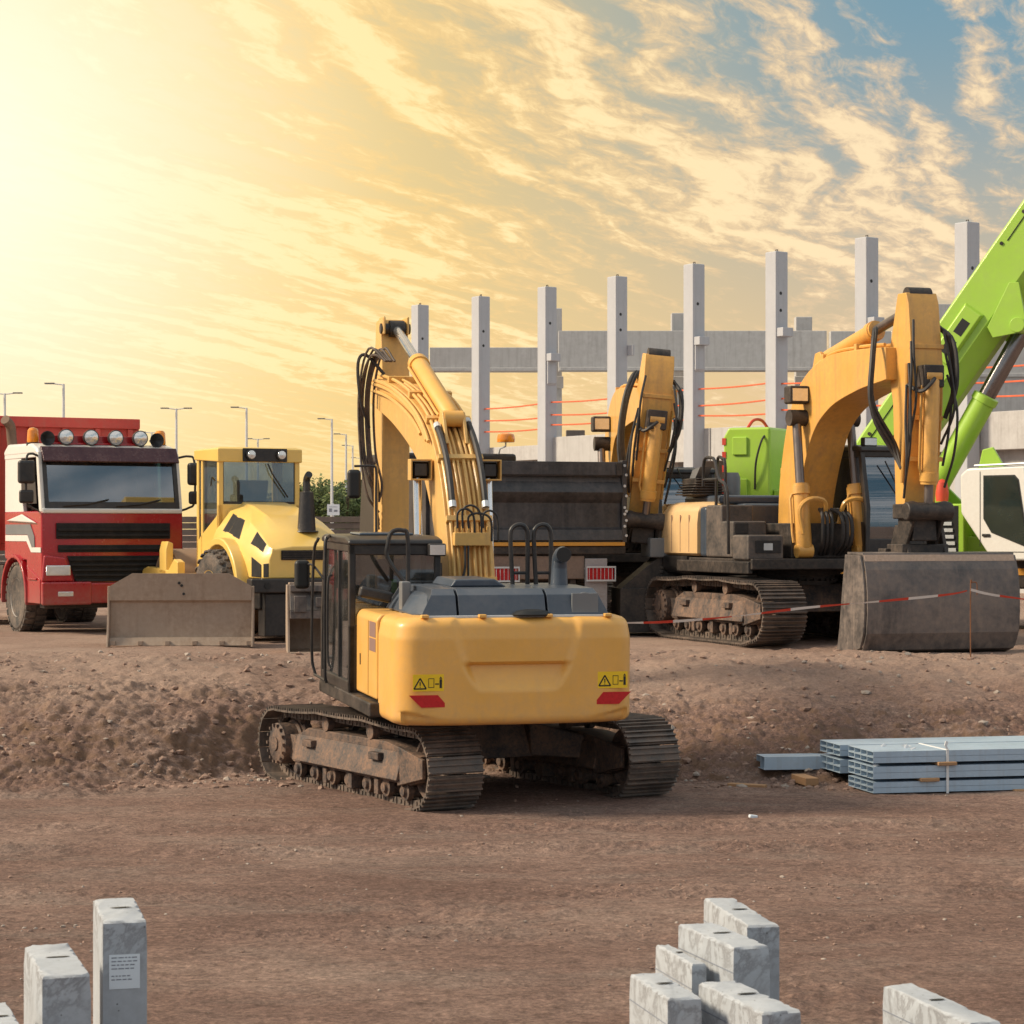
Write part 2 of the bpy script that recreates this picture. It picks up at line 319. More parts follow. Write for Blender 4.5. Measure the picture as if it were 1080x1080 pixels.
def ground():
    def axis(spec):
        out = []
        for a, b, st in spec:
            n = max(1, int(round((b - a) / st))); out += [a + (b - a) * i / n for i in range(n)]
        out.append(spec[-1][1]); return out
    xs = axis([(-6000, -1500, 1500), (-1500, -300, 400), (-300, -40, 40), (-40, -10, 3), (-10, -8, .5), (-8, 8, .036), (8, 10, .5), (10, 40, 3), (40, 300, 40), (300, 1500, 400), (1500, 6000, 1500)])
    ys = axis([(-300, -20, 70), (-20, 9, 2.5), (9, 12, .25), (12, 25, .07), (25, 30.5, .032), (30.5, 35, .06), (35, 42, .3), (42, 80, 3), (80, 300, 40), (300, 1500, 400), (1500, 9000, 1500)])
    nx = len(xs); v = [(x, y, gz(x, y)) for y in ys for x in xs]
    f = [(j * nx + i, j * nx + i + 1, (j + 1) * nx + i + 1, (j + 1) * nx + i) for j in range(len(ys) - 1) for i in range(nx - 1)]
    me = bpy.data.meshes.new("ground"); me.from_pydata(v, [], f); me.polygons.foreach_set('use_smooth', [True] * len(f))
    mt = bpy.data.materials.new("dry clay soil"); mt.use_nodes = True; nt = mt.node_tree; N = nt.nodes.new; L = nt.links.new
    b = nt.nodes['Principled BSDF']; b.inputs['Roughness'].default_value = .93; b.inputs['Specular IOR Level'].default_value = .25
    tc = N('ShaderNodeTexCoord')
    def nz(s, det, rg, sc=(1, 1, 1), dist=0.):
        mp = N('ShaderNodeMapping'); mp.inputs['Scale'].default_value = sc; L(tc.outputs['Object'], mp.inputs[0])
        n = N('ShaderNodeTexNoise'); n.inputs['Scale'].default_value = s; n.inputs['Detail'].default_value = det; n.inputs['Roughness'].default_value = rg; n.inputs['Distortion'].default_value = dist
        L(mp.outputs[0], n.inputs['Vector']); return n.outputs[0]
    def mixc(f, a, c, blend='MIX'):
        n = N('ShaderNodeMix'); n.data_type = 'RGBA'; n.blend_type = blend
        for k, q in ((0, f), (6, a), (7, c)):
            if isinstance(q, (int, float)): n.inputs[k].default_value = q
            elif isinstance(q, tuple): n.inputs[k].default_value = q + (1,)
            else: L(q, n.inputs[k])
        return n.outputs[2]
    A = nz(.35, 5, .6, (1, 1.3, 1)); B = nz(2.6, 9, .72, (.8, 1.2, 1)); C = nz(24, 9, .8); D = nz(.7, 7, .65, (.6, 1.5, 1), .6)
    col = _ramp(nt, A, [(.32, (.235, .142, .112, 1)), (.52, (.33, .212, .170, 1)), (.70, (.45, .315, .255, 1))])
    col = mixc(_ramp(nt, B, [(.42, (0, 0, 0, 1)), (.68, (.7, .7, .7, 1))]), col, (.185, .120, .100))
    col = mixc(_ramp(nt, D, [(.50, (0, 0, 0, 1)), (.66, (.55, .55, .55, 1))]), col, (.33, .255, .215))
    grit = _ramp(nt, C, [(.34, (.35, .35, .35, 1)), (.5, (1, 1, 1, 1)), (.64, (1.75, 1.7, 1.65, 1))])
    col = mixc(.75, col, grit, 'MULTIPLY')
    E = nz(8.5, 7, .72); col = mixc(.6, col, _ramp(nt, E, [(.36, (.55, .52, .50, 1)), (.5, (1, 1, 1, 1)), (.66, (1.4, 1.38, 1.35, 1))]), 'MULTIPLY')
    # pale grit specks
    vo = N('ShaderNodeTexVoronoi'); vo.inputs['Scale'].default_value = 17; L(tc.outputs['Object'], vo.inputs['Vector'])
    sp = _ramp(nt, vo.outputs['Distance'], [(.07, (1, 1, 1, 1)), (.14, (0, 0, 0, 1))])
    sel = N('ShaderNodeSeparateColor'); L(vo.outputs['Color'], sel.inputs[0])
    q = N('ShaderNodeMath'); q.operation = 'GREATER_THAN'; L(sel.outputs[0], q.inputs[0]); q.inputs[1].default_value = .80
    q2 = N('ShaderNodeMath'); q2.operation = 'MULTIPLY'; L(sp, q2.inputs[0]); L(q.outputs[0], q2.inputs[1])
    col = mixc(q2.outputs[0], col, (.42, .34, .28))
    # raw reddish-dark clay where the bank is cut steep
    ge = N('ShaderNodeNewGeometry'); sx = N('ShaderNodeSeparateXYZ'); L(ge.outputs['Normal'], sx.inputs[0])
    st = _ramp(nt, sx.outputs[2], [(.70, (1, 1, 1, 1)), (.93, (0, 0, 0, 1))])
    col = mixc(st, col, mixc(B, (.17, .095, .062), (.36, .235, .16)))
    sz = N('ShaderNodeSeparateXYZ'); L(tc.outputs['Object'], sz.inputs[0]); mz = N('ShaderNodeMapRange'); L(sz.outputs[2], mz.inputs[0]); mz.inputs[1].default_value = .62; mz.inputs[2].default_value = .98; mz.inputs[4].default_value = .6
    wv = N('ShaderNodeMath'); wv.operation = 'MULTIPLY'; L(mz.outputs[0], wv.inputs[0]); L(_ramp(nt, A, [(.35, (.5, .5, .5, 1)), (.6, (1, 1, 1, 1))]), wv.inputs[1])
    col = mixc(wv.outputs[0], col, (.52, .37, .29))     # sunlit look of the bank top, painted in as paler tan by height
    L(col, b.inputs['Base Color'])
    bp = N('ShaderNodeBump'); bp.inputs['Strength'].default_value = .8; bp.inputs['Distance'].default_value = .07; L(C, bp.inputs['Height'])
    bp2 = N('ShaderNodeBump'); bp2.inputs['Strength'].default_value = .7; bp2.inputs['Distance'].default_value = .16; L(B, bp2.inputs['Height']); L(bp.outputs[0], bp2.inputs['Normal'])
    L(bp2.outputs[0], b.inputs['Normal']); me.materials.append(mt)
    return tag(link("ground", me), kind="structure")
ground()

# loose stones and clods, too many to count
def rock(mb, c, r, rnd):
    bm = bmesh.new(); bmesh.ops.create_icosphere(bm, subdivisions=1, radius=1.)
    sx, sy, sz = rnd.uniform(.7, 1.3), rnd.uniform(.7, 1.3), rnd.uniform(.45, .8); rot = Matrix.Rotation(rnd.uniform(0, 6.3), 4, 'Z')
    vs = [Vector(c) + rot @ Vector((v.co.x * sx, v.co.y * sy, v.co.z * sz)) * r * rnd.uniform(.62, 1.25) for v in bm.verts]
    mb.add(vs, [[v.index for v in f.verts] for f in bm.faces]); bm.free()
def stones():
    rnd = random.Random(3); a = MB(); b = MB()
    for k in range(7200):
        if k < 3400:
            x = rnd.uniform(-7.5, 7.5); y = rnd.uniform(25.6, 33.5) if k % 3 else rnd.gauss(26.6 if abs(x) > 2 else 27.6, .5); r = .010 + .055 * rnd.random() ** 4
        elif k < 5200:   # grit thrown up along the wheel ruts
            x = rnd.uniform(-5.5, 5.5); yy = rnd.choice((20.9, 18.3, 16.6)); y = rnd.gauss(yy + .35 * noise.noise(Vector((x * .25, yy, 0))), .28); r = .005 + .016 * rnd.random() ** 3
            if noise.noise(Vector((x * .6, yy, 3))) < .0: continue
        else: x = rnd.uniform(-5.5, 5.5); y = rnd.uniform(12.5, 26); r = .004 + .016 * rnd.random() ** 4
        rock(a if rnd.random() < .8 else b, (x, y, gz(x, y) + r * .15), r, rnd)
    SM = mat("clay clod", (.30, .20, .155), .95, 0, .5, (.2, .13, .1), 9, .01, .25)
    SG = mat("pale stone", (.36, .31, .27), .9, 0, .4, (.28, .2, .15), 9, .01, .2)
    tag(build(a, "clods", SM, ang=12), "brown clay clods and grit lying over the bank and yard", "clods", kind="stuff")
    tag(build(b, "pebbles", SG, ang=12), "pale pebbles scattered over the bank and yard", "pebbles", kind="stuff")
stones()

# ================================================================== excavator parts
def undercarriage(root, uy=0., gauge=2.4, L=4.25, shoe=.6, shift=(0, 0, 0), tilt=0.):
    """two crawler tracks with frames, sprockets, idlers and rollers, turned uy degrees against the upper body"""
    B = Matrix.Translation(shift) @ Matrix.Rotation(R(tilt), 4, 'X') @ Matrix.Rotation(R(uy), 4, 'Z')
    r = .40; yc = L / 2 - r - .03; zc = .49; a = yc - .28
    pts = []
    for k in range(12): pts.append((-a + 2 * a * k / 11, .035))
    for k in range(1, 15): t = R(-78 + 168 * k / 14); pts.append((yc + r * math.cos(t), zc + r * math.sin(t)))
    for k in range(1, 12):
        y = yc - 2 * yc * k / 12; pts.append((y, zc + r + .045 * math.sin(math.pi * (y + yc) / (2 * yc)) - .018 * abs(math.sin(3 * math.pi * (y + yc) / (2 * yc)))))
    for k in range(0, 14): t = R(90 + 168 * k / 14); pts.append((-yc + r * math.cos(t), zc + r * math.sin(t)))
    P = [Vector((0, p[0], p[1])) for p in pts]; P.append(P[0]); cum = [0]
    for i in range(1, len(P)): cum.append(cum[-1] + (P[i] - P[i - 1]).length)
    n = int(cum[-1] / .185); pitch = cum[-1] / n
    def ev(s):
        s %= cum[-1]
        for i in range(1, len(P)):
            if cum[i] >= s: return P[i - 1].lerp(P[i], (s - cum[i - 1]) / max(1e-6, cum[i] - cum[i - 1]))
    for sd_ in (-1, 1):
        x = sd_ * gauge / 2; T = B @ Matrix.Translation((x, 0, 0)); h = shoe / 2
        mb = MB(T)
        for k in range(n):
            c = ev(k * pitch); t = (ev(k * pitch + pitch * .5) - ev(k * pitch - pitch * .5)).normalized(); nn = t.cross(Vector((1, 0, 0))).normalized()
            q = Matrix((( 1, 0, 0, 0), (0, t.y, nn.y, 0), (0, t.z, nn.z, 0), (0, 0, 0, 1))); q = Matrix.Translation(c) @ q
            if (c - Vector((0, 0, zc))).dot(nn) < 0: q = q @ Matrix.Diagonal((1, 1, -1, 1))
            e = pitch * .47
            mb.box(-h, h, -e, e, -.012, .012, q)
            for yy in (-e + .012, -.005, e - .030): mb.box(-h, h, yy, yy + .018, .012, .042, q)
            for sx in (-.09, .09): mb.box(sx - .028, sx + .028, -pitch * .42, pitch * .42, -.10, -.012, q)
            mb.box(-.13, .13, -.022, .022, -.085, -.045, q)
        build(mb, "track", TRK, root)
        f = MB(T); w = .19
        f.prism([(-yc + .30, .30), (yc - .25, .30), (yc - .02, .36), (yc - .02, .62), (yc - .35, .66), (yc - .8, .72), (-yc + .7, .72), (-yc + .35, .60), (-yc + .1, .62), (-yc + .1, .38)], 'x', -w, w)
        f.prism([(-w - .09, .34), (-w, .34), (-w, .64), (-w - .02, .62)], 'y', -yc + .45, yc - .4); f.prism([(w, .34), (w + .09, .34), (w + .02, .62), (w, .64)], 'y', -yc + .45, yc - .4)
        for yy in (-yc + .75, yc - 1.05):
            f.box(-w - .10, w + .10, yy, yy + .24, .52, .60)
        for yy in (-.55, .1, .75): f.box(-w - .03, w + .03, yy - .05, yy + .05, .14, .31)
        for sx in (-1, 1):  # idler guards
            f.prism([(yc - .45, .28), (yc + .12, .40), (yc + .12, .60), (yc - .45, .70)], 'x', sx * (w + .005), sx * (w + .05))
        build(f, "track_frame", FRM, root, .012)
        for yy in (-.55 * yc / 1.7, .55 * yc / 1.7):
            g = MB(T); M1, l = along((-.20, yy, .80), (.20, yy, .80)); g.lathe([(.0, 0), (.085, 0), (.085, .08), (.055, .085), (.055, .315), (.085, .32), (.085, .40), (0, .4)], M1, 16); build(g, "carrier_roller", FRM, root)
        for k in range(7):
            g = MB(T); yy = -a + .12 + (2 * a - .24) * k / 6; M1, l = along((-.21, yy, .225), (.21, yy, .225))
            g.lathe([(0, 0), (.05, 0), (.06, .03), (.10, .035), (.10, .10), (.075, .11), (.075, .31), (.10, .32), (.10, .385), (.06, .39), (.05, .42), (0, .42)], M1, 16); build(g, "track_roller", FRM, root)
        M1, l = along((-.10, yc, zc), (.10, yc, zc)); i_ = MB(T); i_.lathe([(0, 0), (.12, 0), (.12, .03), (.27, .04), (.30, .0), (.33, .0), (.33, .05), (.29, .07), (.29, .13), (.33, .15), (.33, .2), (.30, .2), (.27, .16), (.12, .17), (.12, .2), (0, .2)], M1, 28)
        build(i_, "idler", FRM, root)
        s_ = MB(T)
        M1, l = along((-.05, -yc, zc), (.05, -yc, zc)); prof = []
        for k in range(44):
            rr = .35 if k % 4 in (0, 1) else .29; t = 2 * math.pi * k / 44; prof.append((rr * math.cos(t) - yc, rr * math.sin(t) + zc))
        s_.prism(prof, 'x', -.035, .035)
        M1, l = along((sd_ * -.1, -yc, zc), (sd_ * .30, -yc, zc)); s_.lathe([(0, 0), (.27, 0), (.27, .16), (.24, .18), (.24, .36), (.20, .38), (.08, .385), (.08, .4), (0, .4)], M1, 28)
        for k in range(14):
            t = 2 * math.pi * k / 14; s_.box(sd_ * .28 - .02, sd_ * .28 + .02, -yc + .215 * math.cos(t) - .016, -yc + .215 * math.cos(t) + .016, zc + .215 * math.sin(t) - .016, zc + .215 * math.sin(t) + .016)
        build(s_, "sprocket", FRM, root)
    c = MB(B); c.prism([(-.75, .45), (.75, .45), (.55, .86), (-.55, .86)], 'x', -.62, .62)
    for sx in (-1, 1):
        for sy in (-1, 1): c.loft([[(sx * .5, sy * .25, .46), (sx * .5, sy * .75, .46), (sx * .5, sy * .70, .84), (sx * .5, sy * .25, .84)], [(sx * (gauge / 2 - .1), sy * .62, .42), (sx * (gauge / 2 - .1), sy * 1.12, .42), (sx * (gauge / 2 - .1), sy * 1.05, .66), (sx * (gauge / 2 - .1), sy * .62, .66)]])
    build(c, "carbody", FRM, root, .02)
    c = MB(B); c.lathe([(0, .84), (.62, .84), (.62, .90), (.58, .905), (.58, .985), (.66, .99), (.66, 1.06), (0, 1.06)], None, 48)
    for k in range(32):
        t = 2 * math.pi * k / 32; c.box(.60 * math.cos(t) - .018, .60 * math.cos(t) + .018, .60 * math.sin(t) - .018, .60 * math.sin(t) + .018, .90, .93)
    build(c, "slewing_ring", DARK, root)

def ribpoly(pts, th, n=7):
    """closed outline of a beam from a centre line in (y, z) with half depths"""
    C = crom([(p[0], p[1], 0) for p in pts], n); T = crom([(t, 0, 0) for t in th], n); up = []; dn = []
    for i, p in enumerate(C):
        d = (C[min(i + 1, len(C) - 1)] - C[max(i - 1, 0)]).normalized(); nn = Vector((-d.y, d.x, 0)); t = T[i].x
        up.append((p.x + nn.x * t, p.y + nn.y * t)); dn.append((p.x - nn.x * t, p.y - nn.y * t))
    return up, dn, C
def beam(root, name, pts, th, w, m, x=0., bev=.012, wt=None):
    up, dn, C = ribpoly(pts, th); mb = MB()
    mb.loft([[(x - w / 2, a[0], a[1]), (x + w / 2, a[0], a[1]), (x + w / 2, b[0], b[1]), (x - w / 2, b[0], b[1])] for a, b in zip(up, dn)])
    o = build(mb, name, m, root, bev, 50)
    return o, up, dn
def ram(root, name, p0, p1, r, part, m, rodm=CHR, fl=True):
    """hydraulic cylinder from p0 (barrel eye) to p1 (rod eye); part = share of the length that is barrel"""
    M1, l = along(p0, p1); b = l * part; mb = MB()
    mb.lathe([(0, .02), (r * .8, .02), (r, .06), (r, b - .16), (r * 1.18, b - .155), (r * 1.18, b - .04), (r * 1.05, b - .035), (r * 1.05, b), (0, b)], M1, 20)
    M2, _ = along((-.08 - r * .3 + p0[0], p0[1], p0[2]), (.08 + r * .3 + p0[0], p0[1], p0[2])); mb.lathe([(0, 0), (r * .85, 0), (r * .85, .16 + r * .6), (0, .16 + r * .6)], M2, 16)
    mb.tube([M1 @ Vector((r * 1.25, 0, .12)), M1 @ Vector((r * 1.35, 0, .25)), M1 @ Vector((r * 1.35, 0, b - .22)), M1 @ Vector((r * .9, 0, b - .1))], .018, 6)
    o = build(mb, name, m, root)
    rd = MB(); rd.lathe([(0, b), (r * .55, b), (r * .55, l), (0, l)], M1, 18); build(rd, "rod", rodm, o)
    M2, _ = along((-.10 + p1[0], p1[1], p1[2]), (.10 + p1[0], p1[1], p1[2])); e = MB(); e.lathe([(0, 0), (r * .95, 0), (r * .95, .2), (0, .2)], M2, 16); build(e, "rod_eye", DARK, o)
    return o
def hose(root, pts, r=.02, m=RUB, name="hose", n=6):
    return build(MB().tube(crom(pts, 5), r, n), name, m, root)

def cab(root, x0=-1.36, x1=-.36, y0=-.72, y1=1.05, z0=1.12, z1=3.02, m=BLK, gl=GLS, mirrors=True):
    mb = MB(); p = .07
    fr = y1 - .16
    side = [(y0, z0), (y1, z0), (y1 + .03, z0 + .75), (fr, z1 - .06), (fr - .05, z1), (y0 + .02, z1)]
    for xx in (x0, x1 - p):
        mb.box(xx, xx + p, y0, y0 + .10, z0, z1 - .04)
        mb.prism([(y1 - .08, z0), (y1, z0), (y1 + .03, z0 + .75), (fr, z1 - .04), (fr - .09, z1 - .04), (y1 - .06, z0 + .75)], 'x', xx, xx + p)
        mb.box(xx, xx + p, y0, fr, z1 - .13, z1 - .04)
        mb.box(xx, xx + p, y0, y1, z0, z0 + (.16 if xx == x0 else .55))
        mb.box(xx + .005, xx + p - .005, y0 + .72, y0 + .78, z0 + .1, z1 - .1)
    mb.box(x0, x1, y0, y0 + .06, z1 - .16, z1 - .04); mb.box(x0, x1, fr - .09, fr, z1 - .13, z1 - .04)
    mb.box(x0, x1, y0, y0 + .06, z0, z0 + .78); mb.box(x0, x1, y1 - .06, y1, z0, z0 + .3)
    mb.box(x0 + .02, x1 - .02, y0 + .02, y1 - .02, z0, z0 + .08)
    c = build(mb, "cab", m, root, .014)
    rf = MB(); rf.prism([(y0 - .04, z1 - .05), (fr + .05, z1 - .05), (fr + .02, z1 + .02), (fr - .15, z1 + .045), (y0 + .2, z1 + .045), (y0 - .02, z1 + .01)], 'x', x0 - .02, x1 + .02); build(rf, "roof", m, c, .03)
    hatch = MB().box(x0 + .2, x1 - .2, y0 + .5, y0 + 1.1, z1 + .047, z1 + .075); build(hatch, "roof_hatch", HOOD, c, .02)
    g = MB(); g.box(x0 + p, x1 - p, y0 + .03, y0 + .036, z0 + .78, z1 - .16); build(g, "rear_window", gl, c)
    g = MB(); g.prism([(y1 - .03, z0 + .3), (y1 - .024, z0 + .3), (y1 + .006, z0 + .75), (fr - .02, z1 - .13), (fr - .03, z1 - .13), (y1 - .002, z0 + .75)], 'x', x0 + p, x1 - p); build(g, "windscreen", gl, c)
    g = MB(); g.prism([(y0 + .10, z0 + .16), (y1 - .08, z0 + .16), (y1 - .05, z0 + .75), (fr - .09, z1 - .13), (y0 + .1, z1 - .13)], 'x', x0 + .03, x0 + .036); build(g, "door_window", gl, c)
    g = MB(); g.prism([(y0 + .10, z0 + .55), (y1 - .07, z0 + .55), (y1 - .05, z0 + .75), (fr - .09, z1 - .13), (y0 + .1, z1 - .13)], 'x', x1 - .036, x1 - .03); build(g, "side_window", gl, c)
    xm = (x0 + x1) / 2
    s = MB(); s.box(xm - .24, xm + .24, y0 + .45, y0 + .95, z0 + .45, z0 + .58); s.loft([[(xm - .23, y0 + .42, z0 + .55), (xm + .23, y0 + .42, z0 + .55), (xm + .23, y0 + .53, z0 + .57), (xm - .23, y0 + .53, z0 + .57)], [(xm - .20, y0 + .28, z0 + 1.2), (xm + .20, y0 + .28, z0 + 1.2), (xm + .2, y0 + .38, z0 + 1.2), (xm - .2, y0 + .38, z0 + 1.2)]]); s.box(xm - .13, xm + .13, y0 + .26, y0 + .35, z0 + 1.22, z0 + 1.42); s.box(xm - .18, xm + .18, y0 + .5, y0 + .85, z0 + .1, z0 + .45)
    for sx in (-1, 1): s.box(xm + sx * .30 - .06, xm + sx * .30 + .06, y0 + .5, y0 + 1.05, z0 + .5, z0 + .72); s.tube([(xm + sx * .3, y0 + 1., z0 + .7), (xm + sx * .3, y0 + 1.03, z0 + .93)], .02, 6)
    build(s, "operator_seat", SEATM, c, .02)
    hr = MB(); hr.tube(crom([(x0 - .06, y0 + .78, z0 + .25), (x0 - .10, y0 + .80, z0 + .4), (x0 - .10, y0 + .80, z0 + 1.2), (x0 - .05, y0 + .80, z0 + 1.3)], 4), .014, 6); build(hr, "grab_rail", m, c)
    return c

def bucket_mesh(W, H, teeth=5, T=Matrix(), plates=True):
    """bucket hanging from a hinge at the top; its mouth faces -y, its curved back faces +y; bottom at z = 0"""
    k = H / 1.45; C = [(-.18, 1.45), (.40, 1.44), (.50, 1.22), (.56, .92), (.57, .60), (.53, .30), (.40, .07), (.10, .0), (-.50, .02)]
    C = [(a * k, b * k) for a, b in C]; mb = MB(T); inn = []
    for i, p in enumerate(C):
        a = Vector(C[max(0, i - 1)]); b = Vector(C[min(len(C) - 1, i + 1)]); d = (b - a).normalized(); inn.append((p[0] - (-d.y) * -.035 * 1, p[1] - d.x * -.035))
    inn = [(p[0] + (q[0] - p[0]), q[1]) for p, q in zip(C, inn)]
    mb.loft([[(-W / 2, a[0], a[1]), (W / 2, a[0], a[1]), (W / 2, b[0], b[1]), (-W / 2, b[0], b[1])] for a, b in zip(C, inn)])
    sp = C + [(-.40 * k, .35 * k), (-.30 * k, .9 * k)]
    for sx in (-1, 1): mb.prism(sp, 'x', sx * W / 2, sx * (W / 2 + .035))
    for i, wdt in ((1, .05), (3, .06), (5, .07), (6, .06)):   # wear strips welded across the back
        a, b = C[i], C[i + 1]; d = (Vector(b) - Vector(a)).normalized(); nn = Vector((-d.y, d.x)); nn = nn if nn.dot(Vector(a) - Vector((0, .7 * k))) > 0 else -nn
        q = [Vector(a) + nn * .002, Vector(a) + nn * .022, Vector(a) + d * wdt * 1.6 + nn * .022, Vector(a) + d * wdt * 1.6 + nn * .002]
        mb.prism([(v.x, v.y) for v in q], 'x', -W / 2 + .01, W / 2 - .01)
    mb.box(-W / 2, W / 2, -.62 * k, -.40 * k, -.012, .03)
    for j in range(teeth):
        x = -W / 2 + W * (j + .5) / teeth; mb.loft([[(x - .06, -.55 * k, -.01), (x + .06, -.55 * k, -.01), (x + .06, -.55 * k, .05), (x - .06, -.55 * k, .05)], [(x - .05, -.76 * k, 0), (x + .05, -.76 * k, 0), (x + .05, -.76 * k, .02), (x - .05, -.76 * k, .02)]])
    return mb
def stick(root, top, bot, x, w, m, fwd=1, bev=.012):
    """dipper arm: deep near the boom joint, slim at the bucket"""
    top = Vector(top); bot = Vector(bot); d = bot - top; l = d.length; d.normalize(); nn = Vector((-d.y, d.x)) if Vector((-d.y, d.x)).x * fwd > 0 else Vector((d.y, -d.x))
    def Q(t, o): v = top + d * l * t + nn * o; return (v.x, v.y)
    pl = [Q(-.03, -.14), Q(-.03, .10), Q(.02, .17), Q(.30, .30), Q(.42, .26), Q(1, .12), Q(1.02, 0), Q(1, -.12), Q(.48, -.24), Q(.36, -.34), Q(.24, -.36)]
    mb = MB(); mb.prism(pl, 'x', x - w / 2, x + w / 2)
    return build(mb, "arm", m, root, bev), Q

def stickers(root, x, z, y, flip=1, rev=False):
    """warning plate and red reflector on the counterweight face"""
    T = Matrix.Translation((x, y, z))
    o = build(MB(T).box(-.16, .16, 0, .004, 0, .17), "warning_plate", STK, root)
    k = MB(T); M0 = Matrix.Translation((0, -.002, 0)); tri_sign(k, -.085, .025, .125, M0)
    for (a, b, c, d) in ((.0, .06, .035, .13), (.07, .11, .066, .078), (.115, .14, .03, .12)):
        if a == 0.0:
            for q in ((a, a + .006, c, d), (b - .006, b, c, d), (a, b, c, c + .006), (a, b, d - .006, d)): k.add([(q[0], 0, q[2]), (q[1], 0, q[2]), (q[1], 0, q[3]), (q[0], 0, q[3])], [(0, 1, 2, 3)], M0)
        else: k.add([(a, 0, c), (b, 0, c), (b, 0, d), (a, 0, d)], [(0, 1, 2, 3)], M0)
    k.add([(.112, 0, .125), (.143, 0, .125), (.1275, 0, .148)], [(0, 1, 2)], M0)
    build(k, "warning_print", INK, o)
    s = flip; pl = [(-.20 * s, -.04), (.10 * s, -.04), (.21 * s, -.165), (-.07 * s, -.165)]
    r_ = build(MB(T).prism(pl, 'y', 0, .006), "red_reflector", RLT, root)

def counterweight(root, m, yr=-2.88, hw=1.33, z0=1.0, z1=2.10, yf=-1.95, scoop=True):
    """cast counterweight: rounded slab with a scooped panel in its rear face"""
    rc = .24; path = []
    path.append((-hw, yf));
    for k in range(9): t = R(180 + 90 * k / 8); path.append((-hw + rc + rc * math.cos(t), yr + rc + rc * math.sin(t)))
    n = 90
    for k in range(1, n): path.append((-hw + rc + (2 * hw - 2 * rc) * k / n, yr))
    for k in range(9): t = R(270 + 90 * k / 8); path.append((hw - rc + rc * math.cos(t), yr + rc + rc * math.sin(t)))
    path.append((hw, yf)); cy = yf
    nz_ = 56; secs = []
    for j in range(nz_ + 1):
        v = j / nz_; z = z0 + (z1 - z0) * v; ins = 0
        if z < z0 + .09: t = (z0 + .09 - z) / .09; ins = .09 * (1 - math.sqrt(max(0, 1 - t * t)))
        if z > z1 - .10: t = (z - (z1 - .10)) / .10; ins = .10 * (1 - math.sqrt(max(0, 1 - t * t)))
        if z > z1 - .22: ins += .035 * (z - (z1 - .22)) / .22
        s = []
        for (x, y) in path:
            fx = (hw - ins) / hw; yy = cy + (y - cy) * ((cy - yr - ins) / (cy - yr)); yy += .05 * (x / hw) ** 2 * (1 if y < yf - .1 else 0)
            if scoop and y < yr + .05:
                zb = z1 - .76; bx = .36 + .37 * math.sqrt(max(0, (z - zb) / .76))   # half width of the U at this height
                e = (bx - abs(x - .0)) / .10; eb = (z - zb) / .09; inside = sst(min(e, eb))
                zl = z1 - .46
                if z < zl: dep = .035 + .075 * sst((zl - z) / .03) * sst((z - zb) / (zl - zb + .001) * 1.02)
                else: dep = .035
                yy += inside * dep
                if z < z0 + .18 and abs(x) > .70: yy += .05 * sst((abs(x) - .70) / .5) * sst((z0 + .06 + .12 * (abs(x) - .7) / .6 - z) / .02)
            s.append((x * fx, yy, z))
        secs.append(s)
    o = build(MB().loft(secs, close=True), "counterweight", m, root, 0, 50)
    return o

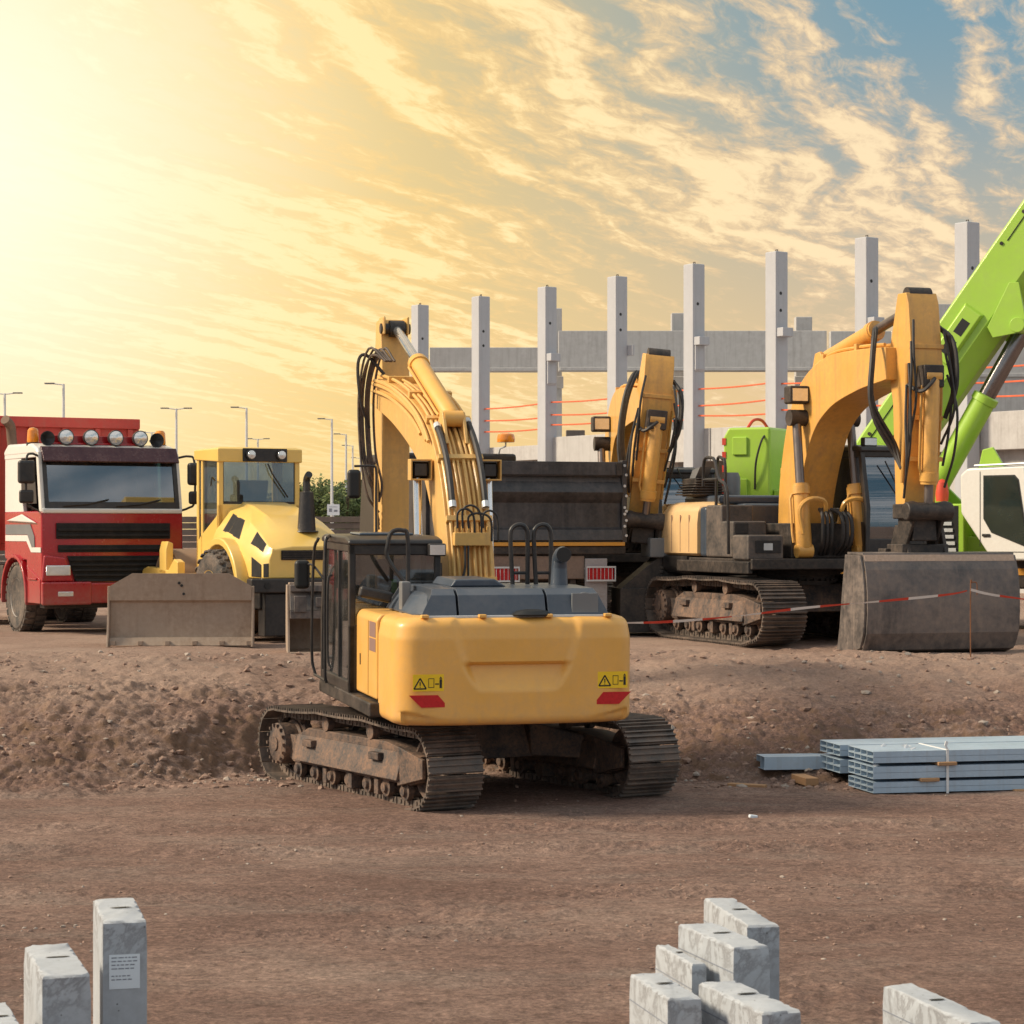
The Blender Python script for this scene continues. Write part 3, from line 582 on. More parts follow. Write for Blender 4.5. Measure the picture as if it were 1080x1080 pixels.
# ================================================================== excavator nearest the camera
HOSE2 = mat('dusty hydraulic hose', (.06, .05, .045), .6, 0, .5, (.26, .18, .13), 6, .003, .2)
def main_excavator():
    r = empty("excavator", (-.66, 25.95, -.02), 14.4, 1.1)
    tag(r, "big yellow excavator seen from behind in the lower yard, red reflectors on its counterweight", "excavator")
    undercarriage(r, 180 + 15.5, 2.44, 4.35, .64, (.04, -.12, -.05), -1.2)
    mb = MB(); mb.prism([(-1.95, 1.07), (1.0, 1.07), (1.0, 1.22), (-1.95, 1.22)], 'x', -1.2, 1.2); mb.box(-1.37, -1.2, -2.0, 1.12, 1.02, 1.17); mb.box(1.2, 1.34, -2.0, .9, 1.04, 1.19)
    mb.box(-1.37, -.36, .95, 1.14, 1.02, 1.15)
    mb.box(-.34, .62, -.2, .85, 1.2, 1.55)
    build(mb, "deck", DARK, r, .02)
    cw = counterweight(r, YEL, hw=1.265)
    stickers(r, -.93, 1.36, -2.862, 1); stickers(r, 1.01, 1.36, -2.858, -1)
    # side housings beside the engine
    for nm, xa, xb, ya, yb in (("side_door", -1.285, -.9, -1.94, -.80), ("side_door", .95, 1.27, -1.94, -.4)):
        q = MB(); q.prism([(xa, 1.19), (xb, 1.19), (xb, 2.09), (xa + .05 if xa < 0 else xa, 2.09), (xa, 2.03)] if xa < 0 else [(xa, 1.2), (xb, 1.2), (xb, 2.03), (xb - .05, 2.09), (xa, 2.09)], 'y', ya, yb)
        d = build(q, nm, YEL, r, .03)
        if xa < 0:
            build(MB().box(-1.289, -1.284, -1.90, -1.56, 1.84, 2.0).box(-1.289, -1.284, -1.90, -1.56, 1.69, 1.825), "brown_decal", PINK, d)
            build(MB().box(-1.289, -1.284, -1.5, -1.495, 1.22, 2.0).box(-1.29, -1.284, -1.06, -1.02, 1.5, 1.62), "door_seam", INK, d)
    q = MB().box(.2, 1.3, -.4, .9, 1.2, 1.95); q.box(.95, 1.33, .1, .7, 1.95, 2.05); build(q, "tool_box", BLK, r, .03)
    q = MB().box(-.9, .95, -1.94, -.8, 1.2, 2.05); build(q, "engine_housing", BLK, r, .02)
    # dark hood in three pressed panels
    h = []
    for k, (xa, xb, ca, cb) in enumerate(((-.98, -.60, .16, .0), (-.575, .34, .0, .0), (.365, 1.02, .0, .13))):
        q = MB(); zt = 2.385; pr = []
        for (y, zz, ins) in ((-2.70, 2.105, 0), (-2.68, 2.16, .0), (-2.62, zt - .07, .03), (-2.52, zt - .01, .06), (-1.9, zt, .06), (-.95, zt - .02, .06), (-.9, 2.06, 0)):
            f1 = (zz - 2.105) / (zt - 2.105)
            pr.append([(xa + ca * f1, y, 2.10), (xb - cb * f1, y, 2.10), (xb - cb * f1, y, zz), (xa + ca * f1, y, zz)] if zz > 2.11 else [(xa, y, 2.095), (xb, y, 2.095), (xb, y, 2.105), (xa, y, 2.105)])
        q.loft(pr); h.append(build(q, "engine_hood", HOOD, r, .022, 25))
    q = MB().prism([(-.56, 2.38), (.05, 2.38), (-.08, 2.46), (-.5, 2.46)], 'y', -2.2, -1.3); build(q, "hood_bulge", HOOD, r, .02)
    q = MB(); q.loft([[(-1.0, -2.3, 2.09), (-.85, -2.5, 2.09), (-.8, -1.0, 2.09), (-1.0, -1.0, 2.09)], [(-.88, -2.1, 2.31), (-.8, -2.3, 2.34), (-.78, -1.1, 2.34), (-.86, -1.1, 2.31)]]); build(q, "hood_corner", HOOD, r, .05, 25)
    q = MB(); M1, _ = along((.76, -2.685, 2.22), (.76, -2.665, 2.22)); q.lathe([(.0, 0), (.045, 0), (.045, .02), (.08, .02), (.08, 0), (.12, 0), (.12, .03), (0, .03)], M1, 28); q.box(.62, .90, -2.69, -2.655, 2.12, 2.33); build(q, "camera_recess", GREY, r, .004)
    q = MB(); q.lathe([(0, 0), (.20, 0), (.21, .02), (.16, .055), (.07, .07), (0, .07)], Matrix.Translation((.18, -2.72, 2.10)) @ Matrix.Diagonal((1, .55, 1, 1)), 28); build(q, "rear_view_camera", INK, r)
    q = MB(); q.box(-.98, 1.04, -2.74, -2.70, 2.088, 2.112); build(q, "hood_trim", ALU, r, .004)
    for xx in (-.95, -.35, .35, .98): build(MB().box(xx - .04, xx + .04, -2.80, -2.72, 2.09, 2.125), "lifting_lug", YEL, r, .01)
    # exhaust and rails behind the hood
    q = MB(); M1, _ = along((.70, -1.9, 2.36), (.70, -1.9, 2.70)); q.lathe([(0, 0), (.095, 0), (.080, .26), (0, .26)], M1, 20); q.tube(crom([(.70, -1.9, 2.55), (.70, -1.92, 2.66), (.70, -2.0, 2.71), (.70, -2.08, 2.71)], 4), .082, 18); build(q, "exhaust_stack", HOOD, r)
    M1, _ = along((.70, -2.083, 2.71), (.70, -2.09, 2.71)); build(MB().lathe([(0, 0), (.077, 0), (.077, .004), (0, .004)], M1, 20), "exhaust_mouth", INK, r)
    for xx in (.34, .60):
        q = MB(); q.tube(crom([(xx - .10 + .03, -1.6, 2.3), (xx - .10, -1.6, 2.85), (xx - .08, -1.6, 2.98), (xx, -1.6, 3.02), (xx + .07, -1.6, 2.98), (xx + .09, -1.6, 2.85), (xx + .09, -1.6, 2.3)], 5), .025, 8); q.tube([(xx - .09, -1.6, 2.5), (xx + .09, -1.6, 2.5)], .018, 6); build(q, "handrail", BLK, r)
    q = MB(); q.tube(crom([(-.80, -1.2, 2.1), (-.80, -1.2, 2.85), (-.86, -1.2, 2.95), (-.98, -1.2, 2.93), (-1.02, -1.2, 2.8), (-1.02, -1.2, 2.65), (-.85, -1.25, 2.4), (-.7, -1.3, 2.25)], 5), .024, 8); build(q, "handrail", BLK, r)
    q = MB(); q.box(-.98, -.88, -1.75, -1.6, 2.08, 2.42); build(q, "mirror_post", GREY, r, .015)
    q = MB(); q.box(-1.34, -.98, -1.30, -1.18, 2.20, 2.32, Matrix.Translation((-1.15, -1.2, 2.27)) @ Matrix.Rotation(R(12), 4, 'Y') @ Matrix.Translation((1.15, 1.2, -2.27))); build(q, "side_mirror", BLK, r, .03)
    c = cab(r, -1.36, -.34, -.78, 1.08, 1.13, 2.83)
    q = MB(); q.box(-.50, -.30, -.88, -.76, 2.66, 2.8); l = build(q, "work_light", BLK, c, .02); build(MB().box(-.485, -.315, -.885, -.875, 2.675, 2.785), "lens", LENS, l)
    q = MB(); q.box(-1.02, -.72, -.60, -.45, 2.2, 2.62); build(q, "seat_headrest_bag", mat("brown bag", (.22, .12, .07), .8), c, .03); build(MB().box(-.86, -.80, -.615, -.60, 2.25, 2.40), "paper_tag", HIVIS, c)
    q = MB(); q.tube(crom([(-1.45, .15, 1.2), (-1.47, .15, 1.4), (-1.47, .15, 2.7), (-1.44, .2, 2.83), (-1.38, .4, 2.86)], 4), .018, 7); q.tube(crom([(-1.42, 1.1, 1.22), (-1.46, 1.12, 1.5), (-1.46, 1.0, 2.6), (-1.42, .9, 2.82)], 4), .018, 7); q.tube([(-1.45, .15, 1.22), (-1.43, 1.1, 1.22)], .016, 6); build(q, "guard_rail", BLK, c)
    # mirrors on stalks
    q = MB(); q.tube(crom([(-1.36, .9, 2.35), (-1.46, 1.05, 2.5), (-1.54, 1.15, 2.5)], 4), .014, 6); a = build(q, "mirror_stalk", BLK, c); build(MB().box(-1.66, -1.48, 1.10, 1.22, 2.22, 2.56), "mirror", INK, a, .05, seg=3)
    q = MB(); q.tube(crom([(-.72, 1.0, 2.8), (-.72, 1.02, 3.3), (-.72, 1.02, 3.60), (-.76, 1.02, 3.66), (-.98, 1.02, 3.66)], 4), .014, 6); a = build(q, "mirror_stalk", BLK, c); build(MB().box(-1.06, -.90, .98, 1.08, 3.28, 3.62), "mirror", INK, a, .045, seg=3)
    # boom, cylinders and arm
    BX = .22
    bp = [(.15, 1.75), (.46, 2.70), (.95, 3.48), (1.75, 4.02), (3.2, 4.44), (4.85, 4.72)]; th = [.22, .28, .32, .30, .25, .18]
    b, up, dn = beam(r, "boom", bp, th, .54, YELD, BX)
    def on(k, off):   # a point on the outer (upper) face of the boom
        i = k * (len(up) - 1); i0 = int(i); i1 = min(i0 + 1, len(up) - 1); f = i - i0; p = Vector(up[i0]).lerp(Vector(up[i1]), f)
        q_ = Vector(dn[i0]).lerp(Vector(dn[i1]), f); n_ = (p - q_).normalized(); return p + n_ * off
    for xo, k0, k1, rr, off in ((-.22, .02, .97, .022, .05), (-.16, .02, .80, .022, .05), (-.09, .02, .93, .018, .045), (-.04, .05, .6, .016, .045), (.03, .02, .6, .022, .05), (.09, .02, .93, .018, .045), (.15, .02, .80, .024, .05), (.22, .02, .85, .024, .05)):
        build(MB().tube([(BX + xo, *on(k0 + (k1 - k0) * i / 22, off)) for i in range(23)], rr, 7), "hydraulic_pipe", YELD, b)
    for k in (.10, .24, .40, .55, .70, .86):
        p = on(k, .06); p2 = on(k + .012, .06); q = MB(); q.add([(BX - .27, *on(k, .0)), (BX + .27, *on(k, .0)), (BX + .27, *on(k, .085)), (BX - .27, *on(k, .085)), (BX - .27, *on(k + .013, .0)), (BX + .27, *on(k + .013, .0)), (BX + .27, *on(k + .013, .085)), (BX - .27, *on(k + .013, .085))], [(0, 1, 2, 3), (4, 5, 6, 7), (0, 1, 5, 4), (2, 3, 7, 6), (0, 3, 7, 4), (1, 2, 6, 5)]); build(q, "pipe_clamp", YELD, b, .004)
    for off_, k0 in ((-.07, .50), (-.16, .56), (-.02, .48)):
        build(MB().tube([(BX - .31, *on(k0 + (.99 - k0) * i / 12, off_)) for i in range(13)], .024, 7), 'hydraulic_pipe', YELD, b)
    for xo, ka, kb in ((-.19, .27, .50), (.20, .27, .52), (.04, .55, .66)):   # thick black hoses lying on the back of the boom
        build(MB().tube([(BX + xo, *on(ka + (kb - ka) * i / 12, .10 + .03 * math.sin(math.pi * i / 12))) for i in range(13)], .036, 9), "boom_hose", RUB, b)
        for kk in (ka, kb): p = on(kk, .10); q2 = on(kk + .015, .10); build(MB().tube([(BX + xo, *p), (BX + xo, *q2)], .046, 9), "hose_fitting", ALU, b)
    vb = on(.20, .09); q = MB().box(BX - .22, BX + .20, vb.x - .10, vb.x + .02, vb.y - .10, vb.y + .05)
    for i in range(6): q.tube([(BX - .2 + .075 * i, vb.x - .06, vb.y + .04), (BX - .2 + .075 * i, vb.x - .06, vb.y + .12)], .016, 6)
    build(q, "valve_block", YELD, b, .01)
    for x0_, x1_, hh in ((-.18, .0, .22), (-.12, .08, .26), (.12, .28, .2), (-.05, .2, .17)):
        hose(b, [(BX + x0_, vb.x - .07, vb.y + .1), (BX + x0_, vb.x - .08, vb.y + .1 + hh * .8), (BX + (x0_ + x1_) / 2, vb.x - .1, vb.y + .1 + hh), (BX + x1_, vb.x - .1, vb.y + .08 + hh * .7), (BX + x1_ + .02, vb.x - .08, vb.y - .05)], .013)
    hose(b, [(BX - .1, vb.x - .1, vb.y - .1), (BX - .12, vb.x - .16, vb.y - .4), (BX - .25, vb.x - .2, vb.y - .62), (BX - .36, vb.x - .1, vb.y - .6), (BX - .36, vb.x, vb.y - .3)], .014)
    hose(b, [(BX - .06, vb.x - .1, vb.y - .1), (BX - .1, vb.x - .18, vb.y - .6), (BX - .3, vb.x - .2, vb.y - .82), (BX - .5, vb.x, vb.y - .7)], .012)
    for sx in (-1, 1):   # work lamps on both sides of the boom
        p = on(.40, -.28); q = MB(); w_ = .13; x_ = BX + sx * .42
        q.box(x_ - w_, x_ + w_, p.x - .02, p.x + .16, p.y - .01, p.y + .01); q.box(x_ - w_, x_ + w_, p.x - .02, p.x + .16, p.y + .22, p.y + .24); q.box(x_ - w_, x_ - w_ + .02, p.x - .02, p.x + .16, p.y, p.y + .23); q.box(x_ + w_ - .02, x_ + w_, p.x - .02, p.x + .16, p.y, p.y + .23)
        g_ = build(q, "lamp_bracket", YELD, b, .006); build(MB().box(x_ - .075, x_ + .075, p.x + .02, p.x + .14, p.y + .04, p.y + .19), "work_lamp", BLK, g_, .01)
    ram(r, "boom_cylinder", (BX - .43, .85, 1.35), (BX - .43, 1.12, 3.62), .095, .42, YELD); ram(r, "boom_cylinder", (BX + .43, .85, 1.35), (BX + .43, 1.12, 3.62), .095, .42, YELD)
    p = on(.47, 0); M1, _ = along((BX - .52, 1.12, 3.62), (BX + .52, 1.12, 3.62)); build(MB().lathe([(0, 0), (.11, 0), (.11, 1.04), (0, 1.04)], M1, 18), "pivot_pin", DARK, b)
    br = on(.50, .0); q = MB()
    for sx in (-1, 1): q.prism([(br.x - .25, br.y - .1), (br.x + .35, br.y - .02), (br.x + .08, br.y + .30), (br.x - .05, br.y + .28)], 'x', BX + sx * .10, BX + sx * .14)
    build(q, "cylinder_bracket", YELD, b, .01)
    ram(r, "arm_cylinder", (BX, br.x, br.y + .20), (BX - .0, 4.48, 5.52), .115, .60, YEL)
    a, Q = stick(r, (4.70, 5.55), (4.55, 2.30), BX - .02, .37, YELD, -1)
    for sx in (-1, 1): build(MB().box(BX - .02 + sx * .16 - .02, BX - .02 + sx * .16 + .02, 4.40, 4.70, 5.44, 5.68), "arm_lug", YELD, a, .03)
    M1, _ = along((BX - .22, 4.48, 5.52), (BX + .18, 4.48, 5.52)); build(MB().lathe([(0, 0), (.07, 0), (.07, .4), (0, .4)], M1, 14), "arm_pin", DARK, a)
    rnd = random.Random(5)
    for k in range(9):
        dx = rnd.uniform(-.10, .12); z_ = rnd.uniform(3.1, 3.6); e = on(.96, .08)
        hose(a, [(BX - .20 + dx * .6, e.x - .55, e.y + .12), (BX - .34 + dx, e.x - .3, e.y + .18 + rnd.uniform(0, .12)), (BX - .42 + dx, e.x - .05, e.y - .25), (BX - .40 + dx, e.x - .05, 3.9), (BX - .32 + dx, e.x - .1, z_), (BX - .24, e.x - .05, z_ - .25)], .017, HOSE2)
    hose(a, [(BX - .22, 4.2, 4.9), (BX - .45, 4.25, 5.15), (BX - .55, 4.3, 5.05), (BX - .52, 4.3, 4.6), (BX - .38, 4.4, 4.2)], .022)
    q = MB().tube([(BX - .30, 4.32, 2.5), (BX - .30, 4.32, 3.7)], .03, 7); build(q, "hydraulic_pipe", YELD, a)
    q = MB(); q.box(BX - .25, BX + .17, 4.3, 4.8, 2.05, 2.4); q.prism([(4.2, 2.15), (4.55, 2.05), (4.9, 2.1), (4.75, 2.35)], 'x', BX - .2, BX + .12); build(q, "linkage", DARK, r, .02)
    bk = bucket_mesh(1.15, 1.25, 5, Matrix.Translation((BX - .04, 4.5, 1.02)) @ Matrix.Diagonal((1, 1, .92, 1))); build(bk, "bucket", BUCK, r, .008)
    return r
main_excavator()

# ================================================================== excavators on the bank, facing the camera
def facing_excavator(name, loc, yaw, sc, uy, label, boom, th, arm, bucket, lean=0., cabx=True, yel=None, kind=0):
    yel = yel or YELO; r = empty(name, loc, yaw, 0, sc); tag(r, label, "excavator")
    undercarriage(r, uy, 2.45, 4.15, .68)
    mb = MB(); mb.box(-1.32, 1.32, -1.9, 1.35, 1.08, 1.24); mb.box(-.62, .62, -.3, 1.15, 1.24, 1.75); mb.box(-1.42, -1.3, -1.9, 1.3, 1.02, 1.2); mb.box(1.28, 1.36, -1.4, 1.3, 1.02, 1.2); build(mb, "deck", DARK, r, .02)
    cwm = mat("sun-bleached counterweight paint", (.70, .46, .22), .42, 0, .25, (.42, .28, .17), 1.6, .003, .08, coat=.1, streak=.2)
    # counterweight with swept sides, dark below
    q = MB(); secs = []
    for z, ins in ((1.26, .06), (1.30, .0), (1.75, 0), (1.92, .03), (2.03, .10), (2.08, .22)):
        s = []
        for k in range(25): t = R(180 + 180 * k / 24); s.append(((1.34 - ins) * math.copysign(abs(math.cos(t)) ** .45, math.cos(t)), -1.75 + (.85 - ins) * math.copysign(abs(math.sin(t)) ** .7, math.sin(t)), z))
        s += [(1.34 - ins, -.62 - ins, z), (-1.34 + ins, -.62 - ins, z)]; secs.append(s)
    q.loft(secs); cw = build(q, "counterweight", cwm, r, 0, 40)
    for yy in (-.95, -1.3, -1.65): build(MB().box(1.332, 1.344, yy, yy + .012, 1.32, 1.88), "panel_seam", PINK, cw)
    q = MB(); secs = []
    for z, ins in ((.96, .16), (1.01, .05), (1.1, .0), (1.255, .0)):
        s = []
        for k in range(25): t = R(180 + 180 * k / 24); s.append(((1.35 - ins) * math.copysign(abs(math.cos(t)) ** .45, math.cos(t)), -1.75 + (.87 - ins) * math.copysign(abs(math.sin(t)) ** .7, math.sin(t)), z))
        s += [(1.35 - ins, -1.0, z), (-1.35 + ins, -1.0, z)]; secs.append(s)
    q.loft(secs); build(q, "counterweight_skirt", BLK, r, 0, 40)
    q = MB(); q.box(.45, 1.31, -.61, -.36, 1.25, 2.0); q.box(-1.30, -.3, -1.30, -.65, 1.25, 1.9); q.box(-1.15, .95, -2.1, -.66, 2.04, 2.18); q.box(-.4, .7, -1.2, -.35, 1.25, 2.05); build(q, "engine_housing", HOOD, r, .05)
    q = MB()
    for k in range(7): q.box(.62 + k * .02, 1.2 - k * .02, -1.85, -1.2, 2.19 + k * .04, 2.21 + k * .04)
    q.box(.66, 1.1, -1.8, -1.25, 2.17, 2.44); build(q, "air_filter_grille", DARK, r, .01)
    q = MB(); q.lathe([(0, 0), (.13, 0), (.13, .42), (.10, .5), (0, .5)], Matrix.Translation((.3, -1.7, 2.05)), 20); q.prism([(-1.75, 2.3), (-1.45, 2.4), (-1.2, 2.62), (-1.5, 2.58)], 'x', .85, 1.05); build(q, "exhaust", GREY, r)
    # stepped tool boxes ahead of the right side
    q = MB(); q.box(.80, 1.32, -.34, .25, 1.25, 2.02); q.box(.80, 1.34, .26, .72, 1.25, 1.78); q.box(.80, 1.36, .73, 1.30, 1.22, 1.58); tb = build(q, "tool_box", mat("dusty black tool box", (.06, .056, .055), .5, 0, .5, (.21, .155, .12), 3, .004, .2), r, .03)
    build(MB().box(.85, 1.25, 1.305, 1.312, 1.32, 1.50), "latch_plate", BLK, tb, .004); build(MB().box(1.1, 1.3, .725, .735, 1.60, 1.75), "latch_plate", BLK, tb, .004); build(MB().box(.98, 1.12, 1.313, 1.318, 1.36, 1.46), "latch", ALU, tb, .004)
    q = MB(); q.tube(crom([(1.40, .70, 1.3), (1.43, .72, 2.2), (1.42, .4, 2.4), (1.40, .2, 2.66), (1.38, .0, 2.72), (1.38, -.25, 2.68), (1.38, -.3, 2.3)], 5), .024, 8); q.tube(crom([(1.0, -.35, 1.9), (1.0, -.35, 2.62), (1.0, -.45, 2.72), (1.0, -.65, 2.68), (1.0, -.7, 1.9)], 5), .024, 8); q.tube([(1.38, .25, 2.4), (1.38, -.3, 2.4)], .02, 6); build(q, "handrail", BLK, r)
    ZT = 2.84 if kind == 0 else 2.62; c = cab(r, -1.42, -.42, -.55, 1.45, 1.22, ZT, BLK, GLB)
    q = MB(); q.box(-.72, -.5, 1.12, 1.24, ZT + .03, ZT + .16); l = build(q, "work_light", BLK, c, .02); build(MB().box(-.705, -.515, 1.24, 1.247, ZT + .045, ZT + .145), "lens", LENS, l)
    build(MB().tube([(-1.1, 1.50, 1.9), (-.75, 1.42, 2.65)], .012, 5), "wiper", BLK, c)
    # front work group
    b, up, dn = beam(r, "boom", boom, th, .58, yel, 0)
    def on(k, off):
        i = k * (len(up) - 1); i0 = int(i); i1 = min(i0 + 1, len(up) - 1); f = i - i0; p = Vector(up[i0]).lerp(Vector(up[i1]), f); q_ = Vector(dn[i0]).lerp(Vector(dn[i1]), f); return p + (p - q_).normalized() * off
    for xo in (-.2, -.08, .06, .2): build(MB().tube([(xo, *on(.02 + .94 * i / 20, .045)) for i in range(21)], .024, 7), "hydraulic_pipe", yel, b)
    for k in (.2, .4, .6, .8): p = on(k, .03); build(MB().box(-.26, .26, p.x - .04, p.x + .04, p.y - .05, p.y + .06), "pipe_clamp", yel, b, .006)
    # the light pale flank plate edge welds
    piv = boom[2] if kind == 0 else boom[2]
    for sx in (-1, 1): ram(r, "boom_cylinder", (sx * .46, 1.25, 1.35), (sx * .43, piv[0] + .08, piv[1] - .02), .12, .50, yel, ODR)
    M1, _ = along((-.55, piv[0] + .08, piv[1] - .02), (.55, piv[0] + .08, piv[1] - .02)); build(MB().lathe([(0, 0), (.12, 0), (.12, 1.1), (0, 1.1)], M1, 18), "pivot_pin", DARK, b)
    x_ = .46; p = Vector((piv[0] - .05, piv[1] + .18)); g_ = build(MB().box(x_ - .18, x_ + .14, p.x + .05, p.x + .28, p.y, p.y + .26), "work_lamp", DARK, b, .03); build(MB().box(x_ - .14, x_ + .10, p.x + .28, p.x + .287, p.y + .04, p.y + .22), "lens", LENS, g_)
    br = on(.52, 0); q = MB()
    for sx in (-1, 1): q.prism([(br.x - .25, br.y - .15), (br.x + .35, br.y - .06), (br.x + .08, br.y + .28), (br.x - .08, br.y + .26)], 'x', sx * .11, sx * .16)
    build(q, "cylinder_bracket", yel, b, .01)
    top, bot = arm; AX = lean
    ram(r, "arm_cylinder", (0, br.x, br.y + .17), (AX * .8, top[0] - .18, top[1] - .12), .125, .62, yel, ODR)
    a, Q = stick(r, top, bot, AX, .46, yel, 1)
    q = MB(); M1, _ = along((AX - .17, top[0], top[1] + .06), (AX + .17, top[0], top[1] + .06)); q.lathe([(0, 0), (.11, 0), (.11, .34), (0, .34)], M1, 16); build(q, "arm_pin", DARK, a)
    l = (Vector(bot) - Vector(top)); p0 = Q(.36, .42); p1 = Q(.98, .36)
    ram(r, "bucket_cylinder", (AX, p0[0], p0[1]), (AX, p1[0], p1[1]), .11, .80, yel, ODR)
    build(MB().box(AX - .15, AX + .15, p0[0] - .25, p0[0] + .08, p0[1] - .15, p0[1] + .15), 'cylinder_mount', DARK, a, .02); q = MB(); q.box(AX - .3, AX + .3, p1[0] - .45, p1[0] + .05, p1[1] - .10, p1[1] + .10); M1, _ = along((AX - .34, p1[0], p1[1]), (AX + .34, p1[0], p1[1])); q.lathe([(0, 0), (.12, 0), (.14, .1), (.12, .2), (.12, .5), (.14, .58), (.12, .68), (0, .68)], M1, 18)
    for sx in (-1, 1): q.prism([(p1[0] - .05, p1[1] + .06), (p1[0] + .12, p1[1]), (bot[0] + .15, bot[1] - .45), (bot[0] - .05, bot[1] - .40), (bot[0] - .05, bot[1] + .1)], 'x', AX + sx * .19, AX + sx * .24)
    q.box(AX - .18, AX + .18, bot[0] - .1, bot[0] + .28, bot[1] - .35, bot[1] + .05)
    build(q, "linkage", DARK, r, .02)
    for sx in (-1, 1): build(MB().tube([(AX + sx * .26, *Q(.30, .20)), (AX + sx * .26, *Q(.5, .2)), (AX + sx * .26, *Q(.85, .1))], .025, 7), "hydraulic_pipe", yel, a)
    rnd = random.Random(11 + kind); e = on(.96, .05)
    for k in range(5):
        dz = rnd.uniform(-.1, .1); dx = rnd.uniform(-.03, .05); xs = .30
        hose(a, [(xs * .5, e.x - .45, e.y + .1), (xs + dx, e.x - .05, e.y + .18 + dz * .3), (xs + .16 + dx, e.x + .18, e.y - .25), (xs + .20 + dx, e.x + .25, e.y - .9 + dz), (AX + xs + dx, e.x + .30, e.y - 1.45 + dz), (AX + .27, e.x + .42, e.y - 1.7)], .032)
    for k in range(3): hose(a, [(AX - .25, *Q(.12, .1)), (AX - .36, *Q(.2, .25 + .05 * k)), (AX - .37, *Q(.4, .35 + .04 * k)), (AX - .27, *Q(.55, .3))], .03)
    hose(a, [(AX + .27, *Q(.40, .25)), (AX + .2, *Q(.43, .5)), (AX + .1, *Q(.40, .56)), (AX, *Q(.37, .5))], .028)
    for k in range(7):   # service hoses and pipes down the face of the dipper
        sx = -1 if k % 2 else 1; x0_ = AX + sx * (.24 + .015 * k); t0, t1 = .10 + .05 * k, .62 + .05 * k
        hose(a, [(x0_ - sx * .02, *Q(t0, .30)), (x0_ + sx * rnd.uniform(.02, .07), *Q((t0 + t1) / 2 - .1, .42 + rnd.uniform(-.06, .1))), (x0_ + sx * rnd.uniform(.0, .06), *Q((t0 + t1) / 2 + .1, .40 + rnd.uniform(-.08, .08))), (x0_ - sx * .02, *Q(t1, .26))], .018)
    for tt in (.22, .55, .74): build(MB().box(AX - .25, AX + .25, Q(tt, .26)[0] - .03, Q(tt, .26)[0] + .03, Q(tt, .26)[1] - .03, Q(tt, .26)[1] + .03), "pipe_clamp", yel, a, .006)
    # hose loops at the boom foot
    for sx in (-1, 1):
        hose(r, [(sx * .12, 1.2, 1.75), (sx * .16, 1.32, 2.05), (sx * .4, 1.35, 2.1), (sx * .56, 1.32, 1.95), (sx * .5, 1.3, 1.6)], .035, yel, "hydraulic_pipe")
        for k in range(3): hose(r, [(sx * (.06 + .06 * k), 1.18, 1.3), (sx * (.09 + .07 * k), 1.38, 1.5), (sx * (.08 + .07 * k), 1.36, 1.85), (sx * (.04 + .05 * k), 1.1, 1.95)], .028)
    return r
r3 = facing_excavator("excavator", (4.68, 37.5, PLAT), 180 + 18, 1.1, 2, "large yellow excavator at right resting its wide dark bucket on the bank",
    [(.25, 1.45), (.42, 2.4), (.85, 3.30), (1.55, 3.72), (2.5, 3.86), (3.45, 3.90)], [.28, .36, .42, .38, .29, .22], ((3.62, 4.75), (3.55, 1.85)), None, -.10)
bk = bucket_mesh(2.26, 1.30, 0, Matrix.Translation((-.26, 3.60, .02)) @ Matrix.Diagonal((1, .85, 1, 1))); bkt = build(bk, "bucket", BUCK, r3, .006, 12)
WEAR = mat("rusty wear strip", (.55, .40, .30), .6, .2, .5, (.30, .20, .14), 4, .004, .2)
bk_ = 1.30 / 1.45
BC = [(.40, 1.44), (.50, 1.22), (.56, .92), (.57, .60), (.53, .30), (.40, .07)]
for (a_, b_), wd in zip(zip(BC[:-1], BC[1:]), (.09, .08, .06, .09, .07)):
    A_ = Vector((a_[0] * .85, a_[1])) * bk_; B_ = Vector((b_[0] * .85, b_[1])) * bk_; d_ = (B_ - A_).normalized(); n_ = Vector((-d_.y, d_.x)); n_ = n_ if n_.dot(A_ - Vector((0, .65))) > 0 else -n_
    pl_ = [A_ + n_ * .001, A_ + n_ * .028, A_ + d_ * wd + n_ * .028, A_ + d_ * wd * 1.3 + n_ * .001]; build(MB(Matrix.Translation((-.26, 3.60, .02))).prism([(v.x, v.y) for v in pl_], 'x', -1.12, 1.12), "wear_strip", WEAR, bkt, .004)
    l0 = A_ + d_ * wd * 1.3; build(MB(Matrix.Translation((-.26, 3.60, .02))).prism([(v.x, v.y) for v in (l0 + n_ * .0015, l0 + n_ * .005, l0 + d_ * .022 + n_ * .005, l0 + d_ * .022 + n_ * .0015)], 'x', -1.12, 1.12), "plate_joint", INK, bkt)
q = MB(); q.box(-.50, .20, 3.3, 3.75, 1.30, 1.46); q.box(-.6, .28, 3.2, 3.42, 1.26, 1.40)
for sx in (-.45, .10): q.prism([(3.2, 1.3), (3.8, 1.3), (3.66, 1.68), (3.4, 1.72)], 'x', sx - .03, sx + .03)
build(q, "quick_coupler", DARK, r3, .015)

